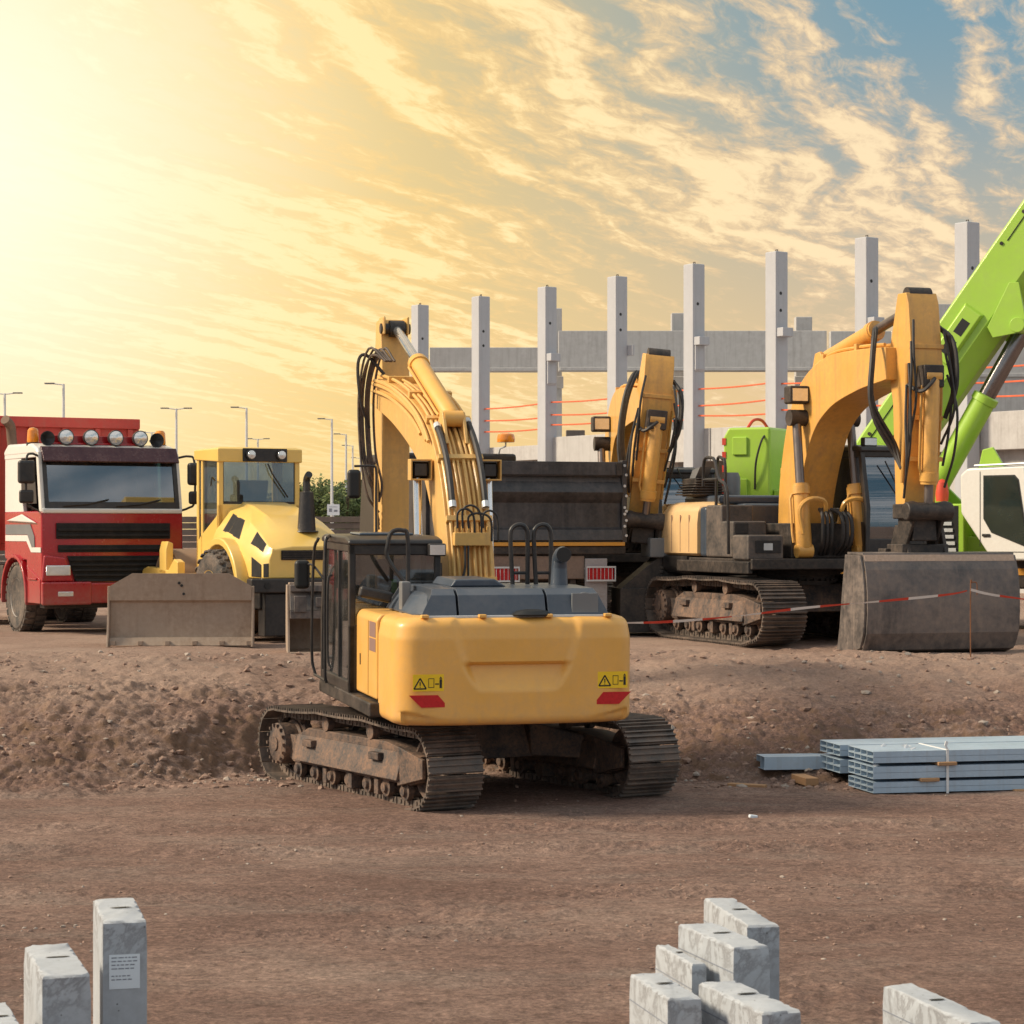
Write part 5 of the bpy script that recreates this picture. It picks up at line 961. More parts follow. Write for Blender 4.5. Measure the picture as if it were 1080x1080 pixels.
# ================================================================== black tipper seen from behind
def black_tipper():
    r = empty("tipper_truck", (.66, 38.6, PLAT), 19); tag(r, "dark tipper truck seen from behind, black ribbed tailgate above an orange sill", "truck")
    hw = 1.33; q = MB(); z0, z1 = 1.62, 2.98
    tg = mat("black tailgate paint", (.028, .027, .030), .38, 0, .40, (.12, .105, .10), 2.2, .004, .3, streak=.35)
    prof = [(0, z0), (-.08, z0 + .02), (-.02, z0 + .20), (.05, z0 + .24), (.05, z0 + .66), (.03, z0 + .68), (-.07, z0 + .80), (-.09, z0 + .84), (.03, z0 + 1.02), (.05, z0 + 1.12), (-.04, z0 + 1.13), (-.04, z1), (.06, z1), (.06, z0)]
    q.prism(prof, 'x', -hw + .04, hw - .04); t = build(q, "tailgate", tg, r, .01, 20)
    build(MB().box(-hw + .05, hw - .05, -.036, -.028, z0 + 1.115, z0 + 1.125).box(hw - .16, hw - .05, -.06, -.04, z0 + 1.13, z1 - .02), "tailgate_hinge_bar", DARK, t, .004)
    q = MB(); q.box(hw - .04, hw + .05, -.03, .10, z0 - .02, z1 + .03); q.box(-hw - .05, -hw + .04, -.03, .10, z0 - .02, z1 + .03); q.box(-hw, hw, .10, 5.4, z0 - .08, z0)
    q.box(-hw, -hw + .06, .10, 5.4, z0, z1 - .05); q.box(hw - .06, hw, .10, 5.4, z0, z1 - .05); q.box(-hw + .06, hw - .06, 5.3, 5.4, z0, z1 + .1)
    for k in range(7):
        for sx in (-1, 1): q.box(*sorted((sx * hw, sx * (hw + .07))), .3 + k * .8, .42 + k * .8, z0, z1 - .05)
    bd = build(q, "tipper_body", tg, r, .01)
    bo = MB()
    for k, z in enumerate((z0 + .1, z0 + .26, z0 + .36, z0 + .47, z0 + .52, z0 + .58, z0 + .78, z0 + .95, z0 + 1.14, z0 + 1.3)): bo.lathe([(0, 0), (.025, 0), (.025, .02), (0, .02)], along((hw + .03 - .03 * (k % 2), -.03, z), (hw + .03 - .03 * (k % 2), -.06, z))[0], 8)
    build(bo, "bolt_heads", ALU, bd)
    build(MB().box(-hw + .02, hw + .0, -.06, .04, z0 - .075, z0 - .01), "sill", ORST, r, .008)
    q = MB(); q.box(-hw + .03, hw + .03, -.03, .3, z0 - .22, z0 - .08); q.box(-.55, .55, .2, 5.2, .95, 1.4); q.box(-.5, -.38, .1, 7.5, .8, 1.1); q.box(.38, .5, .1, 7.5, .8, 1.1); q.box(-1.0, 1.0, .9, 1.1, .45, .6); q.box(-1.1, 1.1, 0, .15, .55, .7); build(q, "chassis", DARK, r, .02)
    build(MB().box(-1.1, .62, .02, .1, .98, 1.38), "dirty_rear_beam", mat("clay-caked steel", (.26, .19, .15), .9, 0, .5, (.15, .11, .09), 3, .01), r, .02)
    build(MB().box(.62, 1.02, -.02, .03, .28, 1.33), "mudflap", mat("pale dusty mudflap", (.40, .39, .40), .8, 0, .5, (.28, .22, .19), 4, .003, .1), r, .01)
    for sx in (-1, 1):
        x = sx * .87; q = MB(); q.box(x - .27, x + .27, -.12, -.10, .94, .97); q.box(x - .27, x + .27, -.12, -.10, 1.17, 1.20); q.box(x - .27, x - .25, -.12, -.10, .97, 1.17); q.box(x + .25, x + .27, -.12, -.10, .97, 1.17)
        for k in range(7): q.box(x - .22 + k * .07, x - .212 + k * .07, -.118, -.104, .97, 1.17)
        g = build(q, "lamp_guard", ALU, r, .003); build(MB().box(x - .24, x + .24, -.09, -.03, .965, 1.175), "tail_lamp", RLT, g, .008)
        for yy in (1.0, 2.3): wheel(r, "wheel", (sx * .98, yy, .54), .54, .56)
        wheel(r, "wheel", (sx * 1.05, 6.4, .54), .54, .36)
    q = MB(); q.prism([(5.7, .9), (7.9, .9), (8.0, 1.9), (7.8, 3.1), (5.7, 3.1)], 'x', -1.2, 1.2); q.box(-1.25, 1.3, 5.5, 7.6, 3.12, 3.30); c = build(q, "cab", BLK, r, .06)
    q = MB(); q.tube([(.95, 5.6, 3.28), (.95, 5.5, 3.40), (1.05, 5.45, 3.44), (1.05, 5.45, 3.52)], .02, 6); a = build(q, "beacon_arm", ALU, c); build(MB().lathe([(0, 0), (.17, 0), (.18, .06), (.16, .15), (.08, .18), (0, .18)], Matrix.Translation((1.05, 5.45, 3.52)), 20), "beacon_lens", AMB, a)
black_tipper()

# ================================================================== green mobile crane
def crane():
    r = empty("mobile_crane", (8.33, 43.0, PLAT), -90 - 26); tag(r, "lime green mobile crane with its boom raised and a white cab, behind the wide bucket", "crane")
    # local +y = forward (towards the right of the photo), origin under the slewing centre
    q = MB(); q.box(-1.25, 1.25, -4.6, 5.6, .75, 1.35); q.box(-1.3, 1.3, 3.9, 5.7, .6, 1.6); build(q, "carrier", DARK, r, .05); build(MB().box(1.252, 1.262, -4.4, 3.8, 1.0, 1.12), "reflective_strip", ORST, r)
    for sx in (-1, 1):
        for yy in (-3.6, -2.3, 2.3, 3.7): wheel(r, "wheel", (sx * 1.05, yy, .62), .62, .40)
    q = MB(); q.box(1.31, 1.40, 2.2, 3.4, 1.15, 1.25); q.tube([(1.34, 1.9, .5), (1.34, 2.5, 1.0)], .05, 8); build(q, "outrigger", ORED, r, .02)
    q = MB(); q.box(-1.0, 1.0, -2.6, 1.9, 1.4, 1.7); q.lathe([(0, 1.34), (.7, 1.34), (.7, 1.42), (0, 1.42)], None, 32)
    for sx in (-1, 1): q.prism([(-2.4, 1.7), (1.9, 1.7), (1.3, 1.95), (.2, 2.2), (-.9, 3.3), (-1.3, 3.5), (-1.8, 3.3), (-2.4, 2.1)], 'x', *sorted((sx * .50, sx * .62))); 
    q.prism([(.4, 1.7), (1.9, 1.7), (.95, 3.35), (.75, 3.3)], 'x', .66, .74); build(q, "superstructure", GRN, r, .02)
    # counterweight block at the tail
    q = MB(); q.prism([(-4.15, 2.0), (-3.2, 2.0), (-3.2, 3.78), (-4.05, 3.78), (-4.15, 3.6)], 'x', -1.25, 1.25); q.box(-1.1, 1.1, -3.2, -2.4, 1.7, 2.6); cw = build(q, "counterweight", GRN, r, .05)
    q = MB()
    for k in range(6): q.box(1.2, 1.262, -4.165, -4.09, 2.15 + k * .26, 2.28 + k * .26)
    build(q, "red_chevrons", ORED, cw)
    build(MB().box(1.25, 1.29, -3.95, -3.65, 2.4, 2.8), 'lug', GRN, cw, .03); build(MB().box(1.25, 1.29, -3.95, -3.65, 3.25, 3.6), 'lug', GRN, cw, .03)
    hose(cw, [(1.26, -3.5, 2.6), (1.34, -3.45, 3.1), (1.32, -3.35, 3.5), (1.2, -3.3, 3.65)], .02)
    hose(cw, [(.6, -3.9, 3.78), (.5, -3.8, 3.95), (.3, -3.7, 3.95), (.2, -3.6, 3.78)], .03, ORED)
    # louvred engine cover
    q = MB(); q.box(.70, 1.25, -.9, .55, 1.35, 2.30); e = build(q, "engine_cover", GRN, r, .03); q = MB()
    for k in range(7): q.box(1.252, 1.275, -.55, .40 - k * .02, 1.42 + k * .12, 1.485 + k * .12)
    build(q, "louvres", ALU, e, .004); build(MB().box(1.250, 1.2535, -.6, .44, 1.38, 2.26), "louvre_recess", INK, e)
    # boom
    ang = R(54); Pv = Vector((0, -1.55, 2.95)); D = Vector((0, math.cos(ang), math.sin(ang))); Nn = Vector((0, -math.sin(ang), math.cos(ang)))
    def P(t, x, n): v = Pv + D * t + Nn * n; return (x, v.y, v.z)
    q = MB(); sec = [(-.42, .50), (.42, .50), (.45, .46), (.45, -.28), (.34, -.48), (.18, -.60), (-.18, -.60), (-.34, -.48), (-.45, -.28), (-.45, .46)]
    q.loft([[P(t, x, n) for x, n in sec] for t in (-2.3, 9.6)]); b = build(q, "boom", GRN, r, .015, 25)
    q = MB()
    for sx in (-1, 1): q.prism([(a, c) for a, c in ((0, 0), (1, 0), (1, 1))], 'x', 0, 0) if False else None
    q.loft([[P(t, x * 1.07, n * 1.07) for x, n in sec] for t in (9.1, 9.6)]); build(q, "boom_collar", GRN, b, .01)
    q = MB(); q.loft([[P(t, x * .9, n * .9) for x, n in sec] for t in (9.6, 18.)]); build(q, "boom_section", GRN, b, .01, 25)
    q = MB(); T = 2.5
    q.add([P(T, .452, .28), P(T + 1.15, .452, .28), P(T + 1.15, .452, -.16), P(T, .452, -.16), P(T, .53, .24), P(T + 1.1, .53, .24), P(T + 1.1, .53, -.12), P(T, .53, -.12)], [(0, 1, 2, 3), (4, 5, 6, 7), (0, 1, 5, 4), (1, 2, 6, 5), (2, 3, 7, 6), (3, 0, 4, 7)]); bx = build(q, "boom_box", GRN, b, .02)
    for tt in (T + .15, T + .58): q = MB(); q.add([P(tt, .533, .14), P(tt + .3, .533, .14), P(tt + .3, .533, -.04), P(tt, .533, -.04)], [(0, 1, 2, 3)]); build(q, "cutout", INK, bx)
    q = MB()
    for xx in (-.47, .47): pts = [P(3.4, xx, -.55), P(3.75, xx, -.90), P(3.95, xx, -.92), P(4.5, xx, -.35), P(4.4, xx, -.2), P(3.5, xx, -.35)]; q.add([Vector(p) + Vector((math.copysign(.0, xx), 0, 0)) for p in pts] + [Vector(p) + Vector((math.copysign(.06, xx), 0, 0)) for p in pts], [tuple(range(6)), tuple(range(11, 5, -1))] + [(i, (i + 1) % 6, 6 + (i + 1) % 6, 6 + i) for i in range(6)])
    M1, _ = along(P(3.85, -.6, -.80), P(3.85, .6, -.80)); q.lathe([(0, 0), (.14, 0), (.14, 1.2), (0, 1.2)], M1, 18); build(q, "cylinder_bracket", GRN, b, .01)
    for tt in (.4, 5.2): build(MB().tube([P(tt, .46, -.24), P(tt + 1.9, .46, -.24)], .012, 5), "weld_seam", GRN, b)
    for nn_ in (.30, -.05): build(MB().tube([P(-2.2, .456, nn_), P(2.3, .456, nn_)], .010, 5), "weld_seam", INK, b)
    build(MB().tube([P(5.0, .456, .30), P(9.0, .456, .30)], .010, 5), "weld_seam", INK, b)
    for tt in (.6, 1.5, 4.9, 5.6): build(MB().lathe([(0, 0), (.035, 0), (.035, .02), (0, .02)], along(P(tt, .45, .36), P(tt, .50, .36))[0], 10), "boom_bolt", DARK, b)
    if False: hose(b, [P(-1.0, .47, -.3), P(.5, .52, -.42), P(1.6, .50, -.36), P(3.2, .48, -.5), P(3.7, .5, -.7)], .025)
    # luffing cylinder
    p0 = Vector((0, -.82, 1.75)); p1 = Vector(P(3.85, 0, -.80)); M1, l = along(p0, p1); q = MB(); q.lathe([(0, -.1), (.19, -.08), (.225, 0), (.225, l * .64), (.25, l * .64 + .01), (.25, l * .64 + .14), (.20, l * .64 + .16), (0, l * .64 + .16)], M1, 28); lc = build(q, "luffing_cylinder", GRN, r); q = MB(); q.lathe([(0, l * .62), (.165, l * .62), (.165, l - .12), (.12, l), (0, l)], M1, 28); build(q, "rod", mat("dark ground rod", (.22, .20, .20), .22, .9, .05, (.2, .16, .14), 4, .0005), lc)
    # crane cab
    x0, x1 = .82, 1.72; side = [(.95, 1.35), (1.72, 1.35), (1.92, 1.50), (2.02, 2.1), (1.72, 3.0), (1.62, 3.05), (.42, 3.02), (.26, 2.9), (.28, 2.2)]
    q = MB(); q.prism(side, 'x', x0, x1); c = build(q, "cab", WHT, r, .05)
    q = MB(); win = [(.78, 2.1), (.95, 1.85), (1.66, 1.60), (1.72, 1.64), (1.52, 2.80), (1.44, 2.88), (.78, 2.88)]; q.prism(win, 'x', x1 + .002, x1 + .012); build(q, "door_window_seal", INK, c); q = MB(); q.prism([(y * .95 + .06, z * .96 + .09) for y, z in win], 'x', x1 + .014, x1 + .018); build(q, "door_window", mat("dark window glass", (.02, .03, .028), .05, 0, .04, (.1, .1, .1), 3, .0002, coat=1.), c)
    q = MB(); q.add([(x0 + .06, 1.815, 2.86), (x1 - .06, 1.815, 2.86), (x1 - .06, 2.055, 2.12), (x0 + .06, 2.055, 2.12)], [(0, 1, 2, 3)]); q.add([(x0 + .06, 2.05, 2.06), (x1 - .06, 2.05, 2.06), (x1 - .06, 1.99, 1.60), (x0 + .06, 1.99, 1.60)], [(0, 1, 2, 3)]); build(q, "windscreen", mat("blue windscreen glass", (.06, .13, .18), .06, 0, .05, (.2, .25, .3), 2, .0002, coat=1.), c)
    build(MB().box(x1 + .001, x1 + .006, .70, .712, 1.6, 2.95).box(x1 + .001, x1 + .006, .712, 1.75, 1.50, 1.512), "door_gap", INK, c); build(MB().box(x1 + .002, x1 + .03, .76, .92, 1.78, 1.83), "door_handle", BLK, c, .008)
    q = MB(); q.tube([(x1 + .02, .6, 3.06), (x1 + .02, 1.7, 3.08)], .02, 6); build(q, "roof_rail", ALU, c)
    q = MB(); q.tube([(x1 + .05, 1.9, 1.5), (x1 + .06, 1.98, 2.1), (x1 + .05, 1.66, 3.0)], .022, 6); build(q, "grab_rail", ALU, c)
    pv = Matrix.Translation((1.27, .6, 0)); c.matrix_basis = Matrix.Translation((0, .42, -.08)) @ pv @ Matrix.Rotation(R(-20), 4, "Z") @ pv.inverted()
    q = MB(); q.lathe([(0, 0), (.16, 0), (.18, .2), (.14, .5), (.06, .58), (0, .6)], Matrix.Translation((.75, .0, 2.35)) @ Matrix.Diagonal((.7, .7, .7, 1)), 16); build(q, "red_tank", ORED, r)
crane()

# ================================================================== concrete frame building
HT = 9.0
CX = [(443, 238), (507, 247), (577, 257), (651, 268), (732, 281), (819, 294), (914, 309), (1020, 325)]
pos = [Vector(((x - 540) * HT / h, F * HT / h, 0)) for x, h in CX]
DV = (pos[0] - pos[-1]).normalized(); NV = Vector((-DV.y, DV.x, 0)) * -1   # NV points away from the camera
if NV.y < 0: NV = -NV
ROT = math.atan2(DV.y, DV.x)
desc = ["far left, half hidden behind the arm of the near excavator", "second from the far left, standing behind the near excavator boom", "third from the far left, a beam resting on its bracket", "fourth from the far left, standing behind the tipper tailgate",
        "fifth from the far left, between the two excavators on the bank", "behind the engine of the excavator with the wide bucket", "behind the boom of the excavator with the wide bucket", "tallest and farthest right, beside the green crane boom"]
for i, p in enumerate(pos):
    r = empty("concrete_column", (p.x, p.y, PLAT), math.degrees(ROT)); tag(r, "bare precast concrete column " + desc[i], "column", "precast columns of the unfinished frame")
    H = HT + EYE - PLAT; q = MB(); s = .26
    q.loft([[(-s, -s, 0), (s, -s, 0), (s, s, 0), (-s, s, 0)], [(-s, -s, H), (s, -s, H), (s, s, H), (-s, s, H)]]); build(q, "shaft", CONC, r, .03)
    if i >= 2:
        zc = 9.15 - PLAT; q = MB(); q.box(-s - .30, -s, -.22, .22, zc, zc + .28) if i != 3 else q.box(-s - .30, s + .10, -s - .08, -s, zc - .05, zc + .32); q.box(-s - .05, s + .14, -s - .14, -s - .001, zc + .0, zc + .26) if i in (2, 4, 5) else None
        q.prism([(-s, zc - .9), (-s - .07, zc - .8), (-s - .07, zc), (-s, zc)], 'y', -.2, .2) if i in (2, 4) else None
        build(q, "corbel", CONC, r, .015)
    q = MB()
    for zz in (H - 1.35, H - 1.9 if i % 2 else H - 2.9): q.lathe([(0, 0), (.055, 0), (.055, .006), (0, .006)], along((-s + .40, -s + .005, zz), (-s + .40, -s - .008, zz))[0], 14); q.lathe([(0, 0), (.055, 0), (.055, .006), (0, .006)], along((-s + .005, .05, zz), (-s - .008, .05, zz))[0], 14)
    q.box(.05, .09, -s - .004, -s + .002, H - 2.6, H - 1.8); build(q, "fixing_holes", INK, r); build(MB().tube([(-.06, 0, H - .02), (-.05, 0, H + .08), (.03, 0, H + .08), (.04, 0, H - .02)], .018, 5), "lifting_loop", DARK, r)
def beamobj(px0, px1, z0, z1, d, th, label, mtl=CONB):
    x0 = (px0 - 540) * d / F; x1 = (px1 - 540) * d / F; q = MB(); q.box(x0, x1, d, d + th, z0, z1); q.box(x0 + .05, x1 - .05, d - .12, d, z0 + .02, z0 + .16)
    o = build(q, "concrete_beam", mtl, None, .02); return tag(o, label, "beam")
beamobj(453, 584, 9.42, 10.42, 93.2, .5, "slimmer precast beam spanning between the columns behind the near excavator boom")
beamobj(589, 872, 9.40, 11.05, 92.6, .5, "deep long precast beam running behind the excavators on the bank")
beamobj(876, 940, 9.6, 11.0, 92.2, .5, "short precast beam seen between the large boom and the columns")
o = build(MB().box((960 - 540) * 90 / F, (1100 - 540) * 90 / F, 90.2, 90.6, 6.0, 11.9).box((965 - 540) * 90 / F, (1095 - 540) * 90 / F, 90.12, 90.2, 9.0, 9.15), "wall_panel", CONB, None, .02); tag(o, "smooth concrete wall panel behind the green crane boom", "panel")
for px, yt, w_ in ((585, 325, .30), (717, 330, .34), (848, 334, .34)):
    d = 94.2; X = (px - 540) * d / F; z = EYE + (560 - yt) * d / F
    o = build(MB().box(X - w_, X + w_, d, d + .6, PLAT, z).box(X - w_ - .06, X + w_ + .06, d - .1, d, 8.8, 9.3), "rear_column", CONB, None, .03)
    tag(o, {585: "rear concrete column peeking out beside the third front column", 717: "rear concrete column peeking out beside the fifth front column", 848: "short looking rear concrete column above the long beam"}[px], "column")
# deck along the column row
def deckpt(s, off, z): p = pos[-1].lerp(pos[0], s) + NV * off; return (p.x, p.y, z)
r = empty("concrete_deck", deckpt(.3, .4, PLAT)); tag(r, "long raised concrete deck with a pale edge beam behind all the machines", "deck")
def slab(s0, s1, o0, o1, z0, z1, name, m, parent=r, bev=.02):
    q = MB(); q.loft([[deckpt(s0, o0, z0), deckpt(s0, o1, z0), deckpt(s0, o1, z1), deckpt(s0, o0, z1)], [deckpt(s1, o0, z0), deckpt(s1, o1, z0), deckpt(s1, o1, z1), deckpt(s1, o0, z1)]])
    q.M = Matrix(); q.v = [Vector(v) - r.location for v in q.v]; return build(q, name, m, parent, bev)
for k in range(7):
    s0 = .735 - k * .165 * 1.0; slab(s0, s0 - .163, .32, .62, 5.25, 6.36, "edge_beam", CONB)
slab(.735, -.55, .62, 14, 5.7, 6.1, "slab", CONB); slab(1.06, .738, .45, 9, 5.75, 6.05, "slab", CONB); slab(1.06, .738, .36, .6, 5.55, 6.1, "edge_beam", CONB)
slab(1.2, -.6, 13.4, 14, PLAT - .4, 5.7, "retaining_wall", CND)
for s0, s1 in ((.02, -.02), (.10, .075), (.33, .31), (.55, .488), (.80, .78), (1.02, .99)): slab(s0, s1, .9, 4.5, PLAT - .3, 5.7, "pier", CONB)
slab(.05, -.10, .8, 1.2, PLAT - .3, 5.6, "pier", CONB)
o = build(MB().box(-.35, .35, -.3, .3, 0, .28).box(-.35, .35, -.3, .3, .30, .58), "pallet_load", CND, None, .02); o.location = deckpt(.74, 2.0, 6.1); tag(o, "small dark stack of boxes on the deck beside the third column", "boxes")
# orange safety ropes between the columns
rnd = random.Random(4)
names = ['second and third', 'third and fourth', 'fourth and fifth', 'fifth and sixth', 'sixth and seventh', 'seventh and eighth']
for i in range(1, 8):
    for k, z in enumerate((6.75, 7.15, 7.65)):
        a = pos[i]; b = pos[i + 1] if i < 7 else pos[7] * 2 - pos[6]; pts = []
        zz0 = z + rnd.uniform(-.08, .08); zz1 = z + rnd.uniform(-.08, .08)
        for t in range(9): t /= 8; p = a.lerp(b, t); pts.append((p.x, p.y, zz0 + (zz1 - zz0) * t - .04 * math.sin(math.pi * t)))
        o = build(MB().tube(pts, .028, 5), "safety_rope", ORNG); tag(o, ("lowest", "middle", "highest")[k] + " orange safety rope " + ("between the %s columns from the left" % names[i - 1] if i < 7 else "to the right of the tallest column"), "rope", "orange safety ropes between the columns")

# ================================================================== lamp posts, sign, fence, trees
lamps = [(5, 415, 2, "double armed lamp post at the far left behind the red tipper body"), (67, 405, 1, "tallest single armed lamp post rising above the red truck"), (186, 431, 2, "double armed lamp post between the red truck and the roller"),
         (260, 430, 1, "single armed lamp post above the roller cab roof"), (160, 456, 2, "small distant double armed lamp post just over the truck roof lamps"), (272, 463, 2, "small distant double armed lamp post over the roller cab"),
         (350, 442, 1, "lamp post with a small white sign right of the roller"), (365, 458, 1, "lamp post next to the mirror of the near excavator"), (372, 470, 1, "shorter lamp post behind the near excavator mirror"), (380, 483, 1, "smallest lamp post of the row, nearest the hanging arm")]
for px, yt, n, lab in lamps:
    d = 8.2 * F / (560 - yt); r = empty("street_lamp", ((px - 540) * d / F, d, PLAT)); tag(r, lab, "street lamp", "street lamps along the road behind")
    q = MB().tube([(0, 0, 0), (0, 0, 10.0)], .13, 8, .07); build(q, "pole", ALU, r)
    for sx in ((-1, 1) if n == 2 else (-1,)):
        q = MB().tube([(0, 0, 9.95), (sx * .6, 0, 10.02)], .035, 6); a = build(q, "arm", ALU, r); build(MB().box(*sorted((sx * .5, sx * 1.05)), -.14, .14, 9.99, 10.07), "lamp_head", GREY, a, .02)
d = 8.2 * F / 118; r = empty("road_sign", ((352 - 540) * d / F, d - .4, PLAT)); tag(r, "small white road sign with dark marks on the lamp post right of the roller", "sign")
build(MB().box(-.45, .45, 0, .03, 2.95, 3.75), "sign_board", PAPER, r); q = MB(); q.box(-.32, -.10, -.01, -.002, 3.2, 3.45); q.box(.05, .30, -.01, -.002, 3.2, 3.35); q.box(-.3, .3, -.01, -.002, 3.55, 3.58); build(q, "sign_marks", PRINT, r); build(MB().tube([(0, .06, 0), (0, .06, 3.8)], .05, 6), "post", ALU, r)
r = empty("timber_wall", (-12.4, 96, PLAT)); tag(r, "low dark wall of stacked boards between the roller and the near excavator", "wall"); q = MB()
for k in range(9): q.loft([[(-14 + 34 * t / 20, -.1 + .10 * ((t + k) % 2), .0 + k * .27 + .10 * math.sin(t * .9)) for t in range(21)] + [(-14 + 34 * t / 20, .3, .23 + k * .27 + .10 * math.sin(t * .9)) for t in range(20, -1, -1)]] * 1 + [[(-14 + 34 * t / 20, -.1 + .10 * ((t + k) % 2) - .04, .12 + k * .27 + .10 * math.sin(t * .9)) for t in range(21)] + [(-14 + 34 * t / 20, .3, .24 + k * .27 + .10 * math.sin(t * .9)) for t in range(20, -1, -1)]], caps=False) if False else q.box(-14, 20, -.05 + .03 * (k % 2), .25, k * .27, k * .27 + .245)
build(q, "boards", mat("grey boards", (.12, .10, .09), .8, 0, .4, (.2, .15, .12), 1.2, .01, .25, streak=.3), r, .01)

LEAF = []
for c in ((.045, .085, .022), (.085, .12, .03), (.028, .055, .018)):
    m_ = bpy.data.materials.new("leaves"); m_.use_nodes = True; b = m_.node_tree.nodes['Principled BSDF']; b.inputs['Roughness'].default_value = .7
    n = m_.node_tree.nodes.new('ShaderNodeTexNoise'); n.inputs['Scale'].default_value = 1.7; tc = m_.node_tree.nodes.new('ShaderNodeTexCoord'); m_.node_tree.links.new(tc.outputs['Object'], n.inputs['Vector'])
    m_.node_tree.links.new(_ramp(m_.node_tree, n.outputs[0], [(.3, (c[0] * .55, c[1] * .55, c[2] * .6, 1)), (.7, (c[0] * 1.5, c[1] * 1.4, c[2] * 1.3, 1))]), b.inputs['Base Color']); LEAF.append(m_)
def tree_meshes(seed, H, m_):
    rnd = random.Random(seed); t = MB(); t.tube([(0, 0, -.2), (.05, 0, H * .3), (.12, .1, H * .75)], .14, 7, .05)
    for k in range(6): a = rnd.uniform(0, 6.3); z = H * rnd.uniform(.2, .55); t.tube([(0, 0, z), (math.cos(a) * H * .18, math.sin(a) * H * .18, z + H * .15), (math.cos(a) * H * .32, math.sin(a) * H * .32, z + H * .28)], .06, 5, .02)
    me1 = bpy.data.meshes.new("trunk"); me1.from_pydata([tuple(v) for v in t.v], [], t.f); me1.materials.append(BARK); c = MB()
    cl = [(rnd.uniform(-.42, .42) * H, rnd.uniform(-.35, .35) * H, H * rnd.uniform(.28, .9), H * rnd.uniform(.10, .20)) for _ in range(16)]
    for x, y, z, rr in cl:
        for _ in range(90):
            v = Vector((rnd.gauss(0, 1), rnd.gauss(0, 1), rnd.gauss(0, .8))).normalized() * rr * rnd.uniform(.55, 1.15) + Vector((x, y, z)); s = H * rnd.uniform(.018, .04); a = Vector((rnd.gauss(0, 1), rnd.gauss(0, 1), rnd.gauss(0, 1))).normalized(); b = a.orthogonal().normalized()
            c.add([v - a * s, v + b * s * .6, v + a * s, v - b * s * .6], [(0, 1, 2, 3)])
    me2 = bpy.data.meshes.new("crown"); me2.from_pydata([tuple(v) for v in c.v], [], c.f); me2.materials.append(m_); return me1, me2
kinds = [tree_meshes(k, 4.6 + .5 * k, LEAF[k]) for k in range(3)]
rnd = random.Random(21); k = 0
for px in range(300, 408, 9):
    d = 190 + rnd.uniform(-14, 14); kk = k % 3; r = empty("bushy_tree", ((px + rnd.uniform(-4, 4) - 540) * d / F, d, PLAT), rnd.uniform(0, 360), 0, rnd.uniform(.92, 1.2)); k += 1
    tag(r, "%s %s in the row behind the board wall, between roller and near excavator" % (["first", "second", "third", "fourth", "fifth", "sixth", "seventh", "eighth", "ninth", "tenth", "eleventh", "twelfth"][k - 1], ["mid green bush", "pale green bush", "dark green bush"][kk]), "tree", "bushy trees beyond the yard"); link("trunk", kinds[kk][0], r); link("crown", kinds[kk][1], r)

# ================================================================== steel section bundles
def bundle(name, label, x, y, z, yaw, n, rows, w, h, L, mtl=STEEL, x_open=0):
    """rectangular hollow sections side by side; local +x runs along them, the open ends are at x = 0"""
    r = empty(name, (x, y, z), yaw); tag(r, label, "steel sections", "bundles of galvanised steel sections")
    for j in range(rows):
        for i in range(n):
            y0 = i * (w + .004); z0 = j * (h + .003); t = .006; q = MB()
            q.box(0, L, y0, y0 + w, z0, z0 + t); q.box(0, L, y0, y0 + w, z0 + h - t, z0 + h); q.box(0, L, y0, y0 + t, z0 + t, z0 + h - t); q.box(0, L, y0 + w - t, y0 + w, z0 + t, z0 + h - t)
            q.box(.5, .51, y0 + t, y0 + w - t, z0 + t, z0 + h - t); build(q, "steel_section", mtl, r)
    return r
def wood(x, y, z, yaw, l, w, h, lab):
    q = MB().box(-w / 2, w / 2, 0, l, 0, h); o = build(q, "timber_batten", WOOD, None, .008); o.location = (x, y, z); o.rotation_euler = (0, 0, R(yaw)); return tag(o, lab, "timber batten", "timber battens under the steel")
Y0 = 25.0; BY = 12
def bx(px, d=Y0): return (px - 540) * d / F
zg = gz(bx(960), Y0)
XF = bx(921); YR = Y0 + .95; XR = (886 - 540) * YR / F
bundle("steel_bundle", "bottom layer of the blue-grey steel section stack beside the bank", XF, Y0, zg + .02, BY, 4, 2, .19, .058, 5.0)
bundle("steel_bundle", "middle layer of the blue-grey steel section stack beside the bank", XF, Y0, zg + .175, BY, 4, 2, .19, .066, 5.0)
bundle("steel_bundle", "top layer of the blue-grey steel section stack beside the bank", XF, Y0, zg + .35, BY, 4, 2, .19, .062, 5.0)
bundle("steel_bundle", "middle rear layer of steel sections sticking out left of the stack", XR, YR, zg + .14, BY, 3, 2, .22, .075, 5.4)
bundle("steel_bundle", "top rear layer of steel sections sticking out left of the stack", XR, YR, zg + .335, BY, 3, 2, .22, .062, 5.4)
bundle("steel_bundle", "low separate pair of steel sections lying left of the stack", (806 - 540) * (Y0 + 1.45) / F, Y0 + 1.45, gz(bx(806), Y0 + 1.5) + .08, BY - 4, 2, 1, .18, .15, 2.0)
for k, (dx, z, lab) in enumerate(((.55, .138, "short timber batten between bottom and middle steel layers near their open ends"), (.72, .312, "timber batten between middle and top steel layers"), (1.45, .0, "timber batten on the ground beneath the white strap"))):
    c_, s_ = math.cos(R(BY)), math.sin(R(BY)); wood(XF + dx * c_ * 1.2, Y0 + dx * s_ - .03, zg + z, BY, .9, .22 if k < 2 else .16, .04 if k < 2 else .028, lab)
wood(bx(868), Y0 + .9, zg, BY, .5, .16, .09, "thick timber batten under the rear steel layer at its left end"); wood(bx(815), Y0 + .7, gz(bx(812), Y0 + .8), 62, .45, .10, .05, "loose pale timber offcut lying left of the stack")
